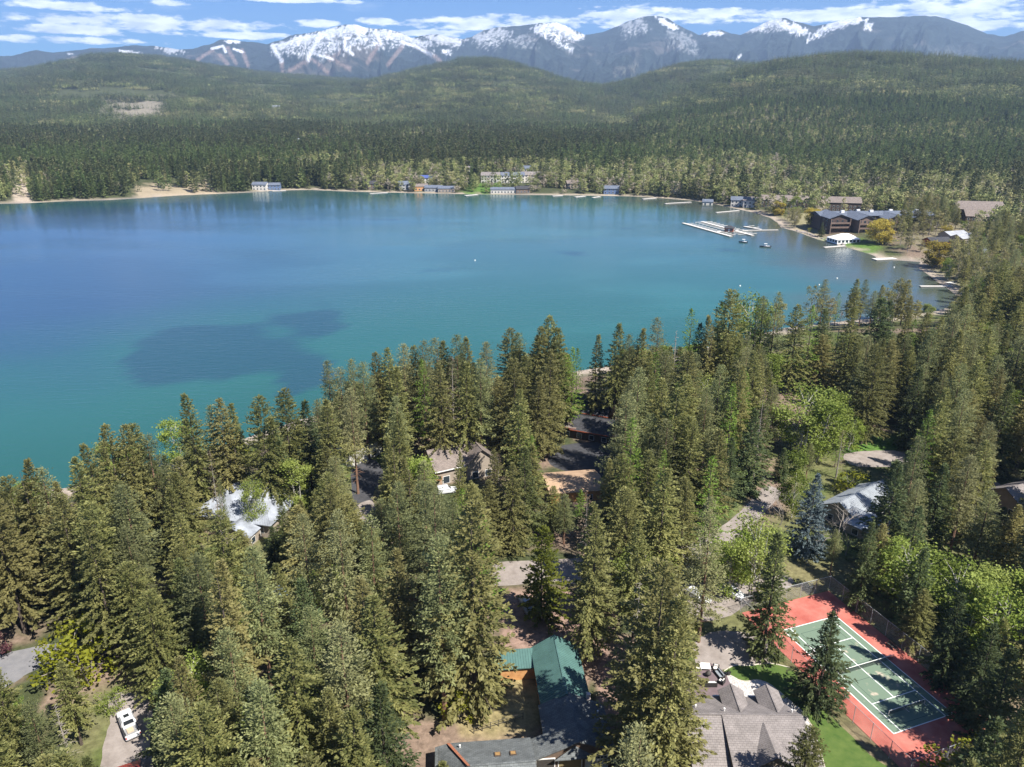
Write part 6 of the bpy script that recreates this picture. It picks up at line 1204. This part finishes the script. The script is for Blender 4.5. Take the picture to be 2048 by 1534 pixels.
def far_woods():
    src = far_tree_meshes(); r = np.random.default_rng(99)
    meshes = [quads_mesh(f'far_{k}', v, t, m) for k, v, t, m, h in src]; kinds = [s[0] for s in src]; hs = np.array([s[4] for s in src])
    idx = {k: [i for i, q in enumerate(kinds) if q == k] for k in set(kinds)}
    # --- single trees from the far shore back to 1.9 km
    n = 95000; a = np.radians(r.uniform(-39, 39, n)); rr = np.sqrt(r.uniform(340 ** 2, 1900 ** 2, n)); X = rr * np.sin(a); Y = rr * np.cos(a)
    sd = shore_sd(X, Y); U, V = proj(X, Y, 0 * X + 2)
    ok = (sd > 6) & (rr > 560) & ~((Y < 640) & (X < 335)) & (r.uniform(0, 1, n) < .72)
    nz = fbm(X / 170, Y / 170, 3, 61); ok &= ~((nz > .67) & (r.uniform(0, 1, n) < .75))
    bank = in_poly(U, V, [(260, 366), (430, 360), (430, 398), (260, 402)]) | in_poly(U, V, [(25, 345), (66, 345), (60, 410), (20, 410)]); ok &= ~(bank & (r.uniform(0, 1, n) < .85))
    for (hx, hy, rad) in FAR_HOUSES:       # keep the shore houses and the water in front of them open
        d = np.hypot(X - hx, Y - hy); t = np.clip(1 - (Y / hy), 0, 1); front = (np.abs(X - hx * Y / hy) < rad * .8) & (Y < hy) & (Y > hy - 42)
        ok &= ~((d < rad) | (front & (r.uniform(0, 1, n) < .85)))
    X, Y, sd, U, rr, nz = X[ok], Y[ok], sd[ok], U[ok], rr[ok], nz[ok]; Z = height(X, Y, sd); n = len(X)
    lush = smooth(560, 800, U) * (1 - smooth(90, 330, sd + (nz - .5) * 420)); right = smooth(1200, 1500, U) * (1 - smooth(200, 640, sd + (nz - .5) * 300)); p_leaf = np.clip(.05 + .85 * lush + .5 * right + .5 * smooth(.50, .60, fbm(X / 260, Y / 260, 3, 88)), 0, .9)
    q = r.uniform(0, 1, n); q2 = r.uniform(0, 1, n); patch = fbm(X / 330, Y / 330, 2, 123)
    k = np.where(q < p_leaf * .74, 2, np.where(q < p_leaf, 3, np.where((q2 < .12 + .7 * smooth(.46, .58, patch)), 1, 0)))
    var = np.zeros(n, int)
    for j, nm in enumerate(('needle', 'larch', 'leaf', 'twig')):
        m = k == j; var[m] = np.array(idx[nm])[r.integers(0, len(idx[nm]), m.sum())]
    s = r.uniform(.62, 1.15, n); w_ = s * r.uniform(.95, 1.3, n)
    gn_scatter('far_shore_woods', np.stack([X, Y, Z - .3], 1), r.uniform(0, 6.28, n), np.stack([w_, w_, s], 1), var, meshes)
    # --- the hills behind: clumps of trees, seen as one cover
    clumps = []
    lowc = []
    for i, (lf, lr) in enumerate(((.0, .1), (.02, .6), (.4, .2), (.05, .05), (.75, .2))):
        vs_, ts_, mi = [], [], []
        mats_ = [src[0][3], src[4][3], src[6][3]]
        for j in range(54):
            px, py = r.uniform(-33, 33, 2); qq = r.uniform()
            kk = 2 if qq < lf else (1 if qq < lf + lr else 0); h = r.uniform(13, 25) * (.62 if kk == 2 else 1); R = (3.3 if kk != 2 else 4.0) * r.uniform(.8, 1.2)
            if kk == 2:
                c = np.array([px, py, h * .55]) + r.normal(0, 1, (26, 3)) * [R * .5, R * .5, h * .2]; d = norm(r.normal(0, 1, (26, 3)) * [1, 1, .5]); z = r.uniform(1.6, 2.8, 26); v = tuft_quads(c, d, z, z * .8, r, 1.2)
            else:
                m_ = 30; t = (np.arange(m_) + r.uniform(0, 1, m_)) / m_; aa = np.arange(m_) * 2.4; L_ = R * (1 - t) ** .85
                c = np.stack([px + np.cos(aa) * L_ * .35, py + np.sin(aa) * L_ * .35, h * (.08 + .9 * t)], 1); d = norm(np.stack([np.cos(aa), np.sin(aa), -.25 + .7 * t], 1)); v = tuft_quads(c, d, L_ * .95 + .8, L_ * .6 + .7, r, .4)
            vs_.append(v); ts_.append(np.clip(r.choice([-.25, .1, .5, .95]) + r.normal(0, .15, len(v) // 4), -.3, 1.1)); mi += [kk] * (len(v) // 4)
        me = quads_mesh(f'clump_{i}', np.concatenate(vs_), np.concatenate(ts_), mats_[0]); me.materials.append(mats_[1]); me.materials.append(mats_[2]); me.polygons.foreach_set('material_index', np.array(mi, np.int32)); clumps.append(me)
    rows = np.concatenate([np.arange(1880, 3600, 52), np.arange(3600, 6900, 58)]); pts = []
    for rw in rows:
        m_ = int(rw * math.radians(78) / 54); aa = np.radians(-39) + (np.arange(m_) + r.uniform(.1, .9, m_)) / m_ * math.radians(78); q = rw + r.uniform(-22, 22, m_); pts.append(np.stack([q * np.sin(aa), q * np.cos(aa)], 1))
    p = np.concatenate(pts); X, Y = p[:, 0], p[:, 1]; Z = height(X, Y); U, V = proj(X, Y, Z); rr = np.hypot(X, Y); n = len(X)
    n1 = fbm(X / 430, Y / 430, 3, 141); n2 = fbm(X / 900, Y / 900, 3, 151); q = r.uniform(0, 1, n)
    clear = (smooth(.60, .68, fbm(X / 300, Y / 300, 3, 161)) * smooth(1900, 2600, rr) * .8) * (1 - .8 * smooth(1250, 1450, U)); clear = np.maximum(clear, in_poly(U, V, [(215, 200), (345, 205), (330, 238), (205, 245)]) * .8)
    ok = q > clear; X, Y, Z, n1, n2, U = X[ok], Y[ok], Z[ok], n1[ok], n2[ok], U[ok]; n = len(X); q = r.uniform(0, 1, n)
    valley = smooth(.44, .56, n1); var = np.where(q < .62 * valley * (1 - .75 * smooth(2600, 4600, np.hypot(X, Y))), np.where(r.uniform(0, 1, n) < .6, 2, 4), np.where(q < .35 + .4 * smooth(.5, .6, n2), np.where(r.uniform(0, 1, n) < .5, 1, 3), 0))
    s = r.uniform(.85, 1.12, n)
    gn_scatter('hillside_forest', np.stack([X, Y, Z - 1.5], 1), r.uniform(0, 6.28, n), np.stack([s * 1.05, s * 1.05, s], 1), var, clumps)
    # --- trees of the near woods past the first three hundred of a kind
    if EXTRA:
        ms = []; key = {}
        P_, R_, S_, V_ = [], [], [], []
        for k_, vi, t, rz, sc_ in EXTRA:
            for part in (0, 1):
                me = SPEC[k_][vi][part]
                if me is None: continue
                if (k_, vi, part) not in key: key[(k_, vi, part)] = len(ms); ms.append(me)
                P_.append((t[1], t[2], t[3] - .05)); R_.append(rz); S_.append(sc_); V_.append(key[(k_, vi, part)])
        gn_scatter('deep_woods', P_, R_, S_, V_, ms)
    print('far trees', len(s), 'clumps', n)
far_woods()
